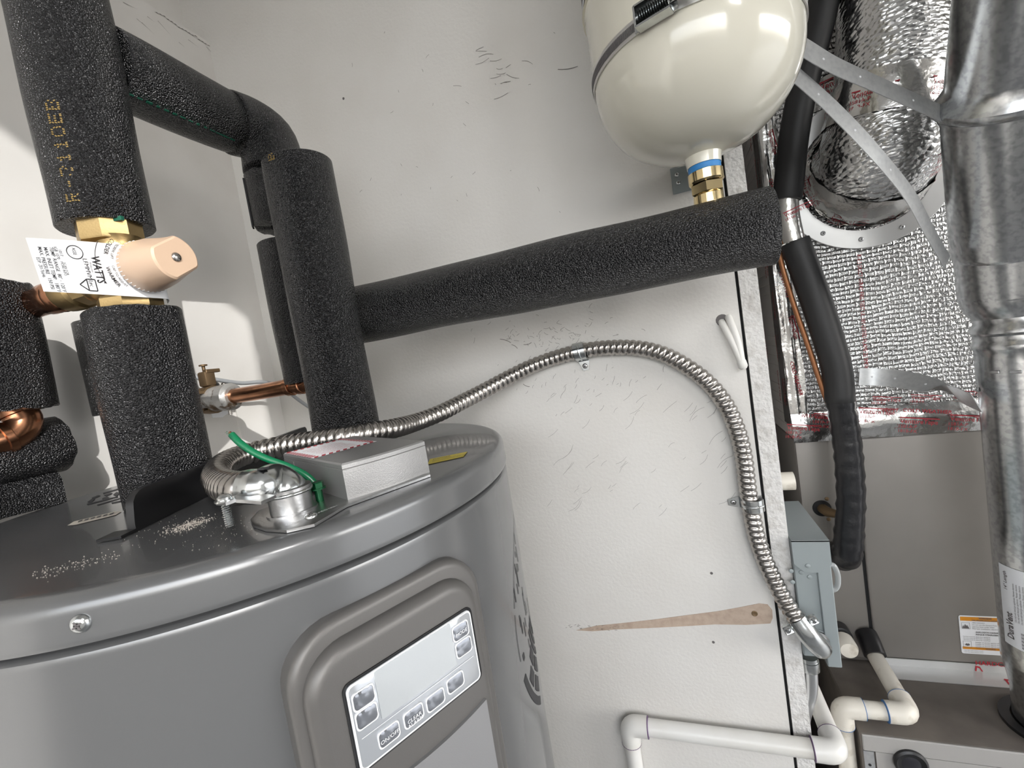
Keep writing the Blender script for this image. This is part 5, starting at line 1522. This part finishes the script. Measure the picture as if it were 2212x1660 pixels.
# hood with skirt
b = NB()
prism(b, [(BX0, BZ1 - 0.034), (BX0 + 0.012, BZ1 - 0.046), (BX1 - 0.011, BZ1 - 0.046), (BX1 + 0.002, BZ1 - 0.034), (BX1 + 0.002, BZ1), (BX0, BZ1)], (0, BY0 - 0.0040, 0), (1, 0, 0), (0, 0, 1), (0, 0.0028, 0))
box(b, (BX0, BY0 - 0.004, BZ1 - 0.0015), (BX1 + 0.002, BY1, BZ1 + 0.0008))
bmesh.ops.recalc_face_normals(b, faces=b.faces)
obj('hood', b, M['boxgrey'], db, 25)
for q in ((1745, 1223), (1709, 1234), (1731, 1237), (1749, 1247), (1712, 1258)):
    b = lathe(NB(), [(0.0032, 0), (0.0030, 0.0008), (0.0018, 0.0014)], pY(q, BY0 - (0.004 if q[1] < 1230 else 0.0)), (0, -1, 0), 14); obj('dimple', b, M['boxgrey'], db)
kc_ = pY((1772, 1385), BY0)
b = lathe(NB(), [(0.0175, 0), (0.0175, 0.0012), (0.0160, 0.0014), (0.0155, 0.0006), (0.012, 0.0006)], kc_ + V((-0.004, 0, 0)), (0, -1, 0), 32); obj('knockout_ring', b, M['boxgrey'], db, 40)
# clear hasp
b = NB(); hz_ = [pY((1800, 1222), 0.72), pY((1809, 1240), 0.72), pY((1810, 1262), 0.72), pY((1803, 1274), 0.72)]
tube(b, catmull([hz_[0] - V((0.008, 0, 0)), hz_[0], hz_[1], hz_[2], hz_[3], hz_[3] - V((0.010, 0, 0.002))], 5), 0.0036, 12); obj('hasp', b, M['clearpl'], db, 50)
# connector on the box side
m0 = pts[-1]; md_ = (pts[-2] - pts[-1]).normalized()
pts_end = m0
base2 = V((kc_.x - 0.004, BY0 - 0.0005, kc_.z))
t = thing('conduit_connector', 'zinc angle connector joining the conduit to the grey box', 'connector', base2)
b = lathe(NB(), [(0.0150, 0), (0.0150, 0.003), (0.0125, 0.0035), (0.0125, 0.012)], base2, (0, -1, 0), 26); obj('threaded_body', b, M['cast'], t)
cpth = catmull([base2 + V((0, -0.008, 0)), base2 + V((-0.002, -0.019, 0.004)), m0 + (base2 + V((0, -0.016, 0)) - m0) * 0.40 + V((0, -0.006, 0)), m0 + md_ * 0.003], 6)
b = tube(NB(), cpth, [0.0125, 0.0130, 0.0135] + [0.0138] * (len(cpth) - 3), 22); obj('clamp_cover', b, M['chrome'], t, 50)
sd_ = V((0, -1, 0)).cross(md_).normalized()
for s in (-1, 1):
    e_ = m0 - md_ * 0.006 + sd_ * s * 0.017
    b = NB(); obox(b, e_, sd_, md_, (0, -1, 0), 0.006, 0.0055, 0.0028, 0.0012, 1); obj('saddle_ear', b, M['chrome'], t, 40)
    b = lathe(NB(), [(0.0036, 0.0025), (0.0036, 0.004), (0.0022, 0.0055)], e_ + sd_ * s * 0.001, (0, -1, 0), 14); obj('clamp_screw', b, M['chrome'], t)
# EMT below the box
em = thing('metal_conduit', 'smooth bent metal conduit dropping from the grey box', 'conduit', pY((1735, 1600), 0.715))
ep = [pY((1748, 1425), 0.715), pY((1751, 1465), 0.715), pY((1750, 1495), 0.715), pY((1741, 1530), 0.715), pY((1734, 1560), 0.715), pY((1734, 1600), 0.715)]
ep += [ep[-1] + V((0, 0, -0.15)), ep[-1] + V((0, 0, -0.5))]
obj('tube_run', tube(NB(), catmull(ep, 6), 0.0094, 22), M['emt'], em, 60)
b = lathe(NB(), [(0.0125, 0.022), (0.0125, 0.016), (0.0135, 0.0155), (0.0135, 0.002), (0.0120, 0.0)], pY((1749, 1447), 0.715), (0, 0, 1), 24); obj('set_screw_coupling', b, M['chrome'], em, 40)

# ------------------------------------------------------------------ PVC drains
def pvc_run(name, label, segs, elbows, r, m, cat='drain pipe', marks=()):
    t = thing(name, label, cat, segs[0][0])
    for a, c_ in segs:
        a, c_ = V(a), V(c_); n = 6
        obj('pipe_run', tube(NB(), [a.lerp(c_, k / n) for k in range(n + 1)], r, 24), M[m], t, 50)
    for p_, d0, d1 in elbows:
        p_, d0, d1 = V(p_), V(d0).normalized(), V(d1).normalized(); L = r * 2.35
        pa = [p_ + d0 * L, p_ + d0 * L * 0.45]
        for k in range(1, 6):
            t_ = k / 6; pa.append((p_ + d0 * L * 0.45) * (1 - t_) ** 2 + p_ * 2 * t_ * (1 - t_) + (p_ + d1 * L * 0.45) * t_ ** 2)
        pa += [p_ + d1 * L * 0.45, p_ + d1 * L]
        b = tube(NB(), pa, r * 1.235, 26); obj('elbow', b, M[m], t, 40)
        for d in (d0, d1):
            b = lathe(NB(), [(r * 1.0, -0.0006), (r * 1.255, -0.0004), (r * 1.255, 0.0004), (r * 1.0, 0.0012)], p_ + d * L, d, 24)
            obj('primer_ring', b, M[marks], t, 40) if marks else b.free()
    return t
DR = 0.0127; DY, DZ = 0.6805, -0.629
exL = pY((1358, 1560), DY); xl = exL.x; xr = pY((1796, 1626), DY).x + 0.007
pvc_run('drain_pipe', 'white plastic drain pipe with purple joints along the wall below', [((xl, DY, DZ - 0.6), (xl, DY, DZ)), ((xl, DY, DZ), (xr, DY, DZ)), ((xr, DY, DZ), (xr, 1.15, DZ))],
        [((xl, DY, DZ), (0, 0, -1), (1, 0, 0)), ((xr, DY, DZ), (-1, 0, 0), (0, 1, 0))], DR, 'pvc', marks='purple')
R2 = 0.0128; EX, EY, EZ = 0.283, 0.797, -0.655; VXX = 0.193
pvc_run('drain_pipe', 'stained plastic coil drain with blue joints and three turns', [((EX, FY - 0.004, EZ + 0.012), (EX, EY, EZ)), ((EX, EY, EZ), (VXX, EY, EZ)), ((VXX, EY, EZ), (VXX, EY, EZ - 0.16))],
        [((EX, EY, EZ), (0, 1, 0.08), (-1, 0, 0)), ((VXX, EY, EZ), (1, 0, 0), (0, 0, -1))], R2, 'pvcold', marks='bluep')
t = thing('capped_drain', 'short capped plastic drain stub behind the grey box', 'drain pipe', (0.246, FY - 0.03, -0.67))
c = pY((1826, 1392), 0.905)
b = NB(); lathe(b, [(0.0128, 0), (0.0128, 0.03), (0.0160, 0.031), (0.0160, 0.054), (0.0135, 0.060), (0.004, 0.062)], V((c.x, FY - 0.004, c.z)), (0, -1, 0), 26); obj('stub_and_cap', b, M['pvcold'], t, 40)
b = lathe(NB(), [(0.0185, 0), (0.0185, 0.022), (0.0130, 0.024)], V((c.x, FY - 0.0045, c.z)), (0, -1, 0), 26); obj('rubber_grommet', b, M['blackpl'], t, 40)
t = thing('drain_hose', 'black rubber sleeve at the coil drain outlet', 'hose', (EX, FY - 0.03, EZ + 0.01))
pa = catmull([V((EX, FY - 0.0015, EZ + 0.030)), V((EX, FY - 0.016, EZ + 0.024)), V((EX, FY - 0.036, EZ + 0.011))], 5)
obj('hose_body', tube(NB(), pa, 0.0172, 24), M['blackpl'], t, 50)
# small stub leaving the jamb
c = pY((1672, 1041), 0.745)
t = thing('pipe_stub', 'short open cream plastic stub poking from the drywall edge', 'pipe', (0.1285, 0.745, c.z))
b = NB(); lathe(b, [(0.0108, 0), (0.0132, 0), (0.0134, 0.024), (0.0108, 0.024), (0.0106, 0.001)], (0.1282, 0.745, c.z), (1, 0, 0), 28, False, False)
obj('stub_tube', b, M['pvcold'], t, 40)

# white cable end poking out of the wall
t = thing('cable_end', 'white cable loop poking from a hole in the drywall', 'cable', pY((1562, 692), WY))
h0 = pY((1563, 693), WY - 0.001); h1 = pY((1573, 692), WY - 0.001)
for k, (a_, m_) in enumerate((((1561, 700), (1583, 742)), ((1575, 690), (1592, 735)))):
    pa = catmull([V((pY(a_, WY).x, WY + 0.02, pY(a_, WY).z + 0.004)), pY(a_, WY - 0.004), pY(m_, WY - 0.014), pY((1604, 790), WY - 0.016)], 6)
    obj('cable_leg', tube(NB(), pa, 0.0048, 14), M['cable'], t, 60)
b = lathe(NB(), [(0.0050, 0), (0.0062, 0.002), (0.0064, 0.010), (0.004, 0.013)], pY((1600, 778), WY - 0.0155), pY((1606, 795), WY - 0.0155) - pY((1600, 778), WY - 0.0155), 16); obj('cable_cap', b, M['cable'], t, 50)
b = lathe(NB(), [(0.0085, 0), (0.0080, 0.0007)], pY((1560, 692), WY), (0, -1, 0), 14); obj('wall_hole', b, M['inkgrey'], wall_back)
